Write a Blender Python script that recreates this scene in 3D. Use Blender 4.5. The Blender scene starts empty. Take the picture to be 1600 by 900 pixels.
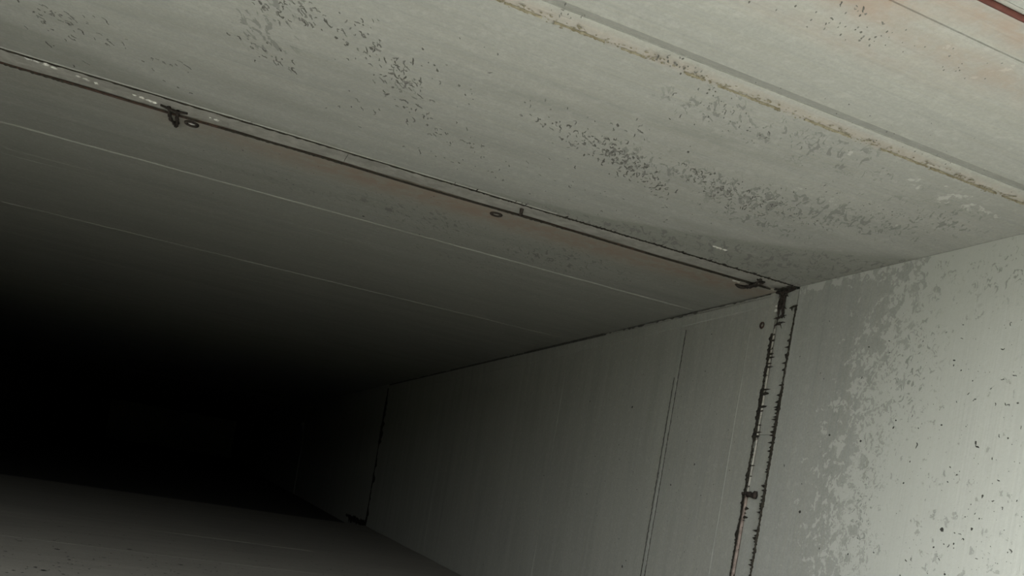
import bpy, bmesh, math, random
import numpy as np
from mathutils import Vector, Matrix

# ---------------------------------------------------------------- camera, sky, exposure
C = bpy.context.scene.collection
scene = bpy.context.scene
cam_data = bpy.data.cameras.new('camera')
cam = bpy.data.objects.new('camera', cam_data)
C.objects.link(cam)
YAW, ROLL = math.radians(-21.0193), math.radians(9.633)
h = Vector((math.cos(YAW), math.sin(YAW), 0))          # horizontal axis of the camera, before it is rolled
fwd = Vector((-math.sin(YAW), math.cos(YAW), 0))
zup = Vector((0, 0, 1))
right = h * math.cos(ROLL) + zup * math.sin(ROLL)
up = -h * math.sin(ROLL) + zup * math.cos(ROLL)
m = Matrix((right, up, -fwd)).transposed().to_4x4()
m.translation = (0, 0, 1.05)
cam.matrix_world = m
cam_data.sensor_width = 36
cam_data.lens = 1349 / 1600 * 36
cam_data.shift_y = (763 - 450) / 1600
cam_data.clip_start = 0.02
cam_data.clip_end = 500
scene.camera = cam

world = bpy.data.worlds.new('overcast_sky')
scene.world = world
world.use_nodes = True
bg = world.node_tree.nodes['Background']
bg.inputs['Color'].default_value = (0.95, 0.985, 1.0, 1)
bg.inputs['Strength'].default_value = 1.0

scene.view_settings.view_transform = 'Standard'
scene.view_settings.look = 'None'
scene.view_settings.gamma = 1
scene.view_settings.use_curve_mapping = False
scene.view_settings.exposure = 4.68
scene.cycles.max_bounces = 8
scene.cycles.diffuse_bounces = 4
scene.cycles.caustics_reflective = False
scene.cycles.caustics_refractive = False

# the box culvert: metres, floor at z = 0, the passage runs along +Y
XR, XL, H = 3.08, -4.76, 2.45
Y0 = 0.60                      # the open mouth, beside the camera
J1, J2 = 4.068, 4.262          # first joint between two cast sections
K1, K2 = 14.56, 14.70          # second joint
L1, L2 = 25.02, 25.16          # third joint
YE = 62.0

pl = bpy.data.lights.new('mouth_portal', 'AREA')       # guides sky sampling through the mouth, gives no light itself
pl.shape = 'RECTANGLE'
pl.size, pl.size_y = XR - XL, H
pl.cycles.is_portal = True
portal = bpy.data.objects.new('mouth_portal', pl)
C.objects.link(portal)
portal.location = ((XR + XL) / 2, Y0, H / 2)
portal.rotation_euler = (math.radians(90), 0, 0)

BANK_H = 5.3  # heights of the added slopes outside, set for the light inside
BACK_H = 3.0

# ---------------------------------------------------------------- materials
def node_mat(name):
    mt = bpy.data.materials.new(name)
    mt.use_nodes = True
    nt = mt.node_tree
    b = nt.nodes['Principled BSDF']
    b.inputs['Specular IOR Level'].default_value = 0.2
    return mt, nt, b

class N:
    """small helper that adds nodes and links to one node tree"""
    def __init__(s, nt): s.nt = nt
    def add(s, kind, **kw):
        n = s.nt.nodes.new(kind)
        for k, v in kw.items(): setattr(n, k, v)
        return n
    def put(s, sock, v):
        if isinstance(v, bpy.types.NodeSocket): s.nt.links.new(v, sock)
        else: sock.default_value = v
    def math(s, op, a, b=0.0, clamp=False):
        n = s.add('ShaderNodeMath', operation=op, use_clamp=clamp)
        s.put(n.inputs[0], a); s.put(n.inputs[1], b)
        return n.outputs[0]
    def mix(s, f, a, b):
        n = s.add('ShaderNodeMix', data_type='RGBA')
        s.put(n.inputs[0], f); s.put(n.inputs[6], a); s.put(n.inputs[7], b)
        return n.outputs[2]
    def noise(s, vec, scale, detail=4, rough=0.55, dist=0.0):
        n = s.add('ShaderNodeTexNoise')
        s.put(n.inputs['Vector'], vec)
        n.inputs['Scale'].default_value = scale; n.inputs['Detail'].default_value = detail
        n.inputs['Roughness'].default_value = rough; n.inputs['Distortion'].default_value = dist
        return n.outputs['Fac']
    def ramp(s, v, a, b, lo=0.0, hi=1.0):
        n = s.add('ShaderNodeMapRange', interpolation_type='SMOOTHSTEP')
        s.put(n.inputs[0], v); n.inputs[1].default_value = a; n.inputs[2].default_value = b
        n.inputs[3].default_value = lo; n.inputs[4].default_value = hi
        return n.outputs[0]
    def attr(s, name):
        n = s.add('ShaderNodeAttribute', attribute_name=name)
        return n.outputs['Fac']

def concrete(name, base, streak, flake_axes=((26, -17, 0), (9, 8.7, 0))):
    """cast concrete: board-marked streaks, pores, and stains whose places come from mesh attributes"""
    mt, nt, b = node_mat(name)
    n = N(nt)
    pos = n.add('ShaderNodeTexCoord').outputs['Object']
    mp = n.add('ShaderNodeMapping'); nt.links.new(pos, mp.inputs[0]); mp.inputs['Scale'].default_value = streak
    st = n.noise(mp.outputs[0], 1.0, 5, 0.6, 0.3)
    mp2 = n.add('ShaderNodeMapping'); nt.links.new(pos, mp2.inputs[0]); mp2.inputs['Scale'].default_value = (streak[0] * 2.2, streak[1] * 10, streak[2] * 2.2)
    st2 = n.noise(mp2.outputs[0], 1.0, 4, 0.6)
    cloud = n.noise(pos, 1.6, 5, 0.6)
    fine = n.noise(pos, 60, 5, 0.7)
    blot = n.noise(pos, 14, 5, 0.62, 0.6)
    cmb = n.add('ShaderNodeCombineXYZ')                     # flaking runs askew to the boards on the ceiling
    for k in (0, 1):
        dt = n.add('ShaderNodeVectorMath', operation='DOT_PRODUCT')
        nt.links.new(pos, dt.inputs[0]); dt.inputs[1].default_value = flake_axes[k]
        nt.links.new(dt.outputs['Value'], cmb.inputs[k])
    worm = n.noise(cmb.outputs[0], 1.0, 3, 0.6, 1.2)
    c = base
    dk = tuple(v * 0.85 for v in base[:3]) + (1,)
    lt = tuple(v * 1.07 for v in base[:3]) + (1,)
    warm = (base[0] * 0.98, base[1] * 0.95, base[2] * 0.86, 1)
    col = n.mix(n.ramp(st, 0.30, 0.72), dk, lt)
    col = n.mix(n.math('MULTIPLY', n.ramp(cloud, 0.35, 0.7), 0.7), col, base)
    col = n.mix(n.ramp(st2, 0.40, 0.64, 0.0, 0.34), col, warm)
    col = n.mix(n.ramp(st2, 0.34, 0.46, 0.24, 0.0), col, tuple(v * 0.72 for v in base[:3]) + (1,))
    # grit
    col = n.mix(n.ramp(fine, 0.30, 0.46, 0.22, 0.0), col, tuple(v * 0.45 for v in base[:3]) + (1,))
    # mottled fine speckle of the cast skin
    speck = n.noise(pos, 85, 3, 0.7, 0.3)
    col = n.mix(n.ramp(speck, 0.36, 0.64, 0.0, 0.26), col, tuple(v * 0.62 for v in base[:3]) + (1,))
    col = n.mix(n.ramp(n.noise(pos, 26, 4, 0.65), 0.52, 0.66, 0.0, 0.22), col, tuple(min(1, v * 1.3) for v in base[:3]) + (1,))
    # damp band
    dmask = n.math('MULTIPLY', n.attr('damp'), n.ramp(blot, 0.25, 0.7, 1.0, 0.72))
    col = n.mix(n.math('MULTIPLY', dmask, 0.46), col, (base[0] * 0.46, base[1] * 0.46, base[2] * 0.42, 1))
    # lime bloom with mottled edge
    lim = n.math('ADD', n.attr('lime'), n.math('ADD', n.math('MULTIPLY', n.math('SUBTRACT', blot, 0.5), 1.5), n.math('MULTIPLY', n.math('SUBTRACT', worm, 0.5), 0.9)))
    edge = n.ramp(lim, 0.46, 0.54)
    edge = n.math('MULTIPLY', edge, n.ramp(n.attr('lime'), 0.02, 0.12))
    col = n.mix(n.math('MULTIPLY', edge, 0.68), col, (min(1, base[0] * 1.40), min(1, base[1] * 1.40), min(1, base[2] * 1.38), 1))
    # mottled flaking: dark lattice between pale islands
    mo = n.math('SUBTRACT', worm, n.math('MULTIPLY', n.math('SUBTRACT', 1.0, n.attr('mottle')), 0.16))
    mot = n.ramp(mo, 0.475, 0.525)
    col = n.mix(n.math('MULTIPLY', mot, n.math('MULTIPLY', n.ramp(n.attr('mottle'), 0.03, 0.5), 0.60)), col, (base[0] * 0.42, base[1] * 0.42, base[2] * 0.42, 1))
    # rust wash
    ru = n.math('MULTIPLY', n.attr('rust'), n.ramp(blot, 0.3, 0.62, 0.35, 1.0))
    col = n.mix(n.math('MULTIPLY', ru, 1.0, True), col, (base[0] * 0.90, base[1] * 0.70, base[2] * 0.61, 1))
    nt.links.new(col, b.inputs['Base Color'])
    b.inputs['Roughness'].default_value = 0.92
    hgt = n.math('ADD', n.math('MULTIPLY', fine, 0.45), n.math('ADD', n.math('MULTIPLY', st2, 0.9), n.math('MULTIPLY', worm, 0.25)))
    bump = n.add('ShaderNodeBump')
    bump.inputs['Strength'].default_value = 0.22
    bump.inputs['Distance'].default_value = 0.006
    nt.links.new(hgt, bump.inputs['Height'])
    nt.links.new(bump.outputs[0], b.inputs['Normal'])
    return mt

def rough_mat(name, c1, c2, scale=40, rough=0.9, bump=0.4):
    mt, nt, b = node_mat(name)
    n = N(nt)
    pos = n.add('ShaderNodeTexCoord').outputs['Object']
    f = n.noise(pos, scale, 5, 0.65, 0.4)
    nt.links.new(n.mix(n.ramp(f, 0.35, 0.65), c1 + (1,), c2 + (1,)), b.inputs['Base Color'])
    b.inputs['Roughness'].default_value = rough
    bp = n.add('ShaderNodeBump'); bp.inputs['Strength'].default_value = bump; bp.inputs['Distance'].default_value = 0.004
    nt.links.new(f, bp.inputs['Height']); nt.links.new(bp.outputs[0], b.inputs['Normal'])
    return mt

BASE = (0.216, 0.216, 0.195, 1)
M_CEIL = concrete('ceiling_concrete', BASE, (0.55, 7.0, 1.0))
M_WALL = concrete('wall_concrete', (0.214, 0.216, 0.199, 1), (1.0, 7.0, 0.45), ((0, 34, 0), (0, 0, 26)))
M_FLOOR = concrete('floor_concrete', (0.176, 0.167, 0.144, 1), (0.5, 5.0, 1.0))
M_FILL = rough_mat('joint_filler', (0.165, 0.158, 0.138), (0.215, 0.208, 0.184), 18)
M_BACK = rough_mat('dark_joint_back', (0.012, 0.010, 0.008), (0.03, 0.025, 0.02), 30)
M_MOSS = rough_mat('black_growth', (0.008, 0.007, 0.005), (0.020, 0.017, 0.012), 60)
M_FLECK = rough_mat('grey_algae', (0.050, 0.048, 0.041), (0.090, 0.088, 0.077), 60)
M_FLECK2 = rough_mat('pale_grey_algae', (0.088, 0.087, 0.077), (0.130, 0.128, 0.114), 60)
M_PIT = rough_mat('dark_pore', (0.015, 0.015, 0.013), (0.040, 0.039, 0.034), 60)
M_RUST = rough_mat('rusty_steel', (0.016, 0.010, 0.007), (0.040, 0.022, 0.016), 45)
M_PINKRUST = rough_mat('pale_rusty_steel', (0.085, 0.066, 0.057), (0.150, 0.120, 0.103), 30)
M_CORNER = rough_mat('dark_grey_growth', (0.030, 0.029, 0.026), (0.062, 0.060, 0.053), 50)
M_BONE = rough_mat('dull_zinc', (0.17, 0.16, 0.14), (0.24, 0.23, 0.205), 40)
M_IRON = rough_mat('black_iron', (0.008, 0.006, 0.005), (0.026, 0.020, 0.016), 50)
M_RED = rough_mat('red_sheath', (0.045, 0.014, 0.011), (0.065, 0.022, 0.017), 25)
M_LIME = rough_mat('lime_crust', (0.30, 0.29, 0.26), (0.42, 0.41, 0.375), 50)
M_LIGHT_BLOCK = rough_mat('dark_earth', (0.030, 0.034, 0.020), (0.06, 0.06, 0.036), 3)  # dark tone for added surfaces that hold light back
M_BOUNCE = rough_mat('pale_gravel', (0.42, 0.41, 0.375), (0.52, 0.51, 0.47), 30)  # pale tone for added unseen surfaces that bounce daylight inward
M_SHELL = rough_mat('hidden_concrete', (0.20, 0.20, 0.18), (0.26, 0.26, 0.24), 10)
M_CEIL2 = concrete('ceiling_concrete_second_pour', (0.180, 0.180, 0.159, 1), (0.55, 7.0, 1.0))  # darker past the first joint, stands in for light falling off
M_WALL2 = concrete('wall_concrete_second_pour', (0.214, 0.214, 0.194, 1), (1.0, 7.0, 0.45), ((0, 34, 0), (0, 0, 26)))
M_DARKENED = concrete('damp_wall_concrete', (0.06, 0.06, 0.052, 1), (1.0, 7.0, 0.45), ((0, 34, 0), (0, 0, 26)))  # dark tone set to cut bounced light, used on the far floor too
M_STEP = concrete('beige_edge_concrete', (0.27, 0.25, 0.20, 1), (0.55, 9.0, 1.0))

# ---------------------------------------------------------------- helpers
def link(name, me, mat, parent=None):
    o = bpy.data.objects.new(name, me)
    C.objects.link(o)
    if mat: me.materials.append(mat)
    if parent: o.parent = parent
    return o

def tag(o, label=None, cat=None, group=None, kind=None):
    if label: o['label'] = label
    if cat: o['category'] = cat
    if group: o['group'] = group
    if kind: o['kind'] = kind
    return o

def struct(name, me=None, mat=None, parent=None):
    o = link(name, me, mat, parent) if me else bpy.data.objects.new(name, None)
    if me is None:
        C.objects.link(o)
        if parent: o.parent = parent
    if parent is None: o['kind'] = 'structure'
    return o

def obj(name, bm, mat, parent=None, smooth=False):
    me = bpy.data.meshes.new(name)
    bmesh.ops.recalc_face_normals(bm, faces=bm.faces)
    bm.to_mesh(me); bm.free()
    if smooth:
        for p in me.polygons: p.use_smooth = True
    return link(name, me, mat, parent)

def box_bm(bm, x0, x1, y0, y1, z0, z1):
    v = [bm.verts.new(p) for p in ((x0,y0,z0),(x1,y0,z0),(x1,y1,z0),(x0,y1,z0),(x0,y0,z1),(x1,y0,z1),(x1,y1,z1),(x0,y1,z1))]
    for f in ((0,3,2,1),(4,5,6,7),(0,1,5,4),(1,2,6,5),(2,3,7,6),(3,0,4,7)):
        bm.faces.new([v[i] for i in f])

def box(name, dims, mat, parent=None):
    bm = bmesh.new(); box_bm(bm, *dims)
    return obj(name, bm, mat, parent)

def tube_bm(bm, pts, rad, sides=8, close=True):
    """tube along pts; rad is one radius or one per point"""
    pts = [Vector(p) for p in pts]
    rs = rad if isinstance(rad, (list, tuple)) else [rad] * len(pts)
    rings = []
    for i, p in enumerate(pts):
        t = (pts[min(i + 1, len(pts) - 1)] - pts[max(i - 1, 0)]).normalized()
        a = t.orthogonal().normalized() if not rings else (ref - t * ref.dot(t)).normalized()
        ref = a
        bq = t.cross(a)
        rings.append([bm.verts.new(p + (a * math.cos(k * 2 * math.pi / sides) + bq * math.sin(k * 2 * math.pi / sides)) * rs[i]) for k in range(sides)])
    for r0, r1 in zip(rings, rings[1:]):
        for k in range(sides):
            bm.faces.new((r0[k], r0[(k + 1) % sides], r1[(k + 1) % sides], r1[k]))
    if close:
        bm.faces.new(rings[0][::-1]); bm.faces.new(rings[-1])

# a surface maps (a, b, out) to a point: a along the joint, b into the passage, out = proud of the surface
SURF = {
    'ceiling': lambda a, b, o: (a, b, H - o),
    'floor': lambda a, b, o: (a, b, o),
    'right': lambda a, b, o: (XR - o, b, a),
    'left': lambda a, b, o: (XL + o, b, a),
}
THICK = 0.08

def panel(parent, surf, a0, a1, b0, b1, mat, da=0.5, db=0.5, out=None, masks=None, name='panel', thick=THICK):
    """one cast panel: a gridded face with true relief, closed by edges and a back"""
    na, nb = max(1, round((a1 - a0) / da)), max(1, round((b1 - b0) / db))
    A = np.linspace(a0, a1, na + 1); B = np.linspace(b0, b1, nb + 1)
    if callable(out) and hasattr(out, 'extra'):
        B = np.unique(np.concatenate([B, [v for v in out.extra if b0 < v < b1]])); nb = len(B) - 1
    AA, BB = np.meshgrid(A, B, indexing='ij')
    OO = out(AA, BB) if out else np.zeros_like(AA)
    fn = SURF[surf]
    ca = AA.ravel(); cb = BB.ravel(); co = OO.ravel()
    X, Y, Z = fn(ca, cb, co)
    front = np.stack([np.broadcast_to(X, ca.shape), np.broadcast_to(Y, ca.shape), np.broadcast_to(Z, ca.shape)], 1)
    idx = np.arange((na + 1) * (nb + 1)).reshape(na + 1, nb + 1)
    q = np.stack([idx[:-1, :-1], idx[1:, :-1], idx[1:, 1:], idx[:-1, 1:]], -1).reshape(-1, 4)
    rim = np.concatenate([idx[:, 0], idx[-1, 1:], idx[-2::-1, -1], idx[0, -2:0:-1]])
    X, Y, Z = fn(ca[rim], cb[rim], np.full(len(rim), -thick))
    back = np.stack([np.broadcast_to(X, rim.shape), np.broadcast_to(Y, rim.shape), np.broadcast_to(Z, rim.shape)], 1)
    nv = len(front)
    k = len(rim)
    sides = [(rim[i], rim[(i + 1) % k], nv + (i + 1) % k, nv + i) for i in range(k)]
    faces = [tuple(int(v) for v in f) for f in q] + [tuple(int(v) for v in f) for f in sides] + [tuple(nv + i for i in range(k))]
    verts = np.concatenate([front, back])
    me = bpy.data.meshes.new(name)
    me.from_pydata(verts.tolist(), [], faces)
    bm = bmesh.new(); bm.from_mesh(me); bmesh.ops.recalc_face_normals(bm, faces=bm.faces); bm.to_mesh(me); bm.free()
    for nm in ('damp', 'lime', 'mottle', 'rust'):
        at = me.attributes.new(nm, 'FLOAT', 'POINT')
        vals = np.zeros(len(verts), dtype=np.float32)
        if masks and nm in masks:
            vals[:nv] = np.clip(masks[nm](ca, cb), 0, 1)
        at.data.foreach_set('value', vals)
    return link(name, me, mat, parent)

def sstep(a, b, x):
    t = np.clip((x - a) / (b - a), 0, 1)
    return t * t * (3 - 2 * t)

def streaks(lst):
    """long soft stains: (a0, b0, a1, b1, half width, strength)"""
    def f(a, b):
        v = np.zeros_like(a, dtype=float)
        for (x0, y0, x1, y1, w, s) in lst:
            dx, dy = x1 - x0, y1 - y0
            t = ((a - x0) * dx + (b - y0) * dy) / (dx * dx + dy * dy)
            e = np.clip(np.minimum(t, 1 - t) / 0.2 + 0.5, 0, 1)
            d = np.hypot(a - (x0 + np.clip(t, 0, 1) * dx), b - (y0 + np.clip(t, 0, 1) * dy))
            v = np.maximum(v, s * e * np.exp(-(d / w) ** 2))
        return v
    return f

def blobs(lst):
    def f(a, b):
        v = np.zeros_like(a, dtype=float)
        for (x, y, rx, ry, s) in lst:
            v = np.maximum(v, s * np.exp(-(((a - x) / rx) ** 2 + ((b - y) / ry) ** 2)))
        return v
    return f

rng = random.Random(11)

def specks(name, parent, surf, rows, mat, kind, out0=0.0, proud=0.0015):
    """tiny growths and pores too small to pick apart: one joined piece of real relief"""
    fn = SURF[surf]
    V, F = [], []
    skew = (lambda u, v: (0.55 * u + 0.75 * v, -0.5 * u + 1.35 * v)) if surf == 'ceiling' and kind == 'worm' else (lambda u, v: (u, v))   # growth runs askew to the boards
    for a, b, s in rows:
        if kind == 'worm' and s > 0.006 and rng.random() < 0.75:
            ang = rng.uniform(0, 6.28); w = s * rng.uniform(0.26, 0.42)
            p = [a, b]; pts = [(a, b, ang)]
            for _ in range(rng.randint(2, 4)):
                ang += rng.uniform(-1.5, 1.5)
                st = s * rng.uniform(0.6, 1.1)
                dx, dy = skew(math.cos(ang) * st, math.sin(ang) * st)
                p = [p[0] + dx, p[1] + dy]
                pts.append((p[0], p[1], ang))
            base = len(V)
            for i, (x, y, g) in enumerate(pts):
                ww = w * (0.35 if i in (0, len(pts) - 1) else rng.uniform(0.7, 1.3))
                nx, ny = skew(-math.sin(g) * ww, math.cos(g) * ww)
                V.append(fn(x + nx, y + ny, out0 + 0.0003)); V.append(fn(x - nx, y - ny, out0 + 0.0003)); V.append(fn(x, y, out0 + proud))
            for i in range(len(pts) - 1):
                q = base + 3 * i
                F.append((q, q + 2, q + 5, q + 3)); F.append((q + 2, q + 1, q + 4, q + 5))
        else:
            k = 6; ph = rng.uniform(0, 6.28); el = rng.uniform(0.5, 1.0); base = len(V)
            for i in range(k):
                r = s * rng.uniform(0.5, 1.1)
                t = i * 2 * math.pi / k
                u, v = r * math.cos(t), r * el * math.sin(t)
                du, dv = skew(u * math.cos(ph) - v * math.sin(ph), u * math.sin(ph) + v * math.cos(ph))
                V.append(fn(a + du, b + dv, out0 + 0.0003))
            V.append(fn(a, b, out0 + proud))
            for i in range(k): F.append((base + i, base + (i + 1) % k, base + k))
    me = bpy.data.meshes.new(name)
    me.from_pydata(V, [], F)
    o = link(name, me, mat, parent)
    o['kind'] = 'stuff'
    return o

def ragged_line(name, parent, surf, path, wid, mat, spikes=0.6, step=0.012, side=1, out0=0.0, seed=1):
    """a ragged dark growth along a joint edge; path = list of (a, b) points"""
    r = random.Random(seed)
    fn = SURF[surf]
    V, F = [], []
    P = []
    for (a0, b0), (a1, b1) in zip(path, path[1:]):
        n = max(1, int(math.hypot(a1 - a0, b1 - b0) / step))
        for i in range(n): P.append((a0 + (a1 - a0) * i / n, b0 + (b1 - b0) * i / n))
    P.append(path[-1])
    w = wid
    for i, (a, b) in enumerate(P):
        w = max(wid * 0.35, min(wid * 1.5, w + r.uniform(-1, 1) * wid * 0.35))
        jag = r.random() ** 5 * wid * 4.0 * spikes
        a2, b2 = P[min(i + 1, len(P) - 1)]; a1, b1 = P[max(i - 1, 0)]
        L = math.hypot(a2 - a1, b2 - b1) or 1
        nx, ny = -(b2 - b1) / L * side, (a2 - a1) / L * side
        lo = w * 0.5 + r.random() ** 3 * wid * spikes * 0.8
        hi = w * 0.5 + jag
        V += [fn(a + nx * hi, b + ny * hi, out0 + 0.0005), fn(a, b, out0 + 0.005 + r.random() * 0.004), fn(a - nx * lo, b - ny * lo, out0 + 0.0005)]
        if i:
            q = 3 * (i - 1)
            F += [(q, q + 1, q + 4, q + 3), (q + 1, q + 2, q + 5, q + 4)]
    me = bpy.data.meshes.new(name)
    me.from_pydata(V, [], F)
    o = link(name, me, mat, parent)
    o['kind'] = 'stuff'
    return o

def ridge(parent, surf, a0, a1, b, w, hgt, mat, seed=0, name='formwork_ridge', flat=0.25):
    """a thin cast fin left where two shutter boards met"""
    r = random.Random(seed)
    fn = SURF[surf]
    n = max(2, int((a1 - a0) / 0.12))
    V, F = [], []
    for i in range(n + 1):
        a = a0 + (a1 - a0) * i / n
        hh = hgt * r.uniform(0.6, 1.15); ww = w * r.uniform(0.8, 1.2); j = r.uniform(-0.0015, 0.0015)
        for db, o in ((-ww / 2, -0.001), (-ww * flat, hh), (ww * flat, hh), (ww / 2, -0.001)):
            V.append(fn(a, b + j + db, o))
        if i:
            q = 4 * (i - 1)
            for k in range(3): F.append((q + k, q + k + 1, q + k + 5, q + k + 4))
            F.append((q + 3, q, q + 4, q + 7))
    F += [(0, 1, 2, 3), (4 * n + 3, 4 * n + 2, 4 * n + 1, 4 * n)]
    me = bpy.data.meshes.new(name)
    me.from_pydata(V, [], F)
    bm = bmesh.new(); bm.from_mesh(me); bmesh.ops.recalc_face_normals(bm, faces=bm.faces); bm.to_mesh(me); bm.free()
    return link(name, me, mat, parent)

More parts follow.
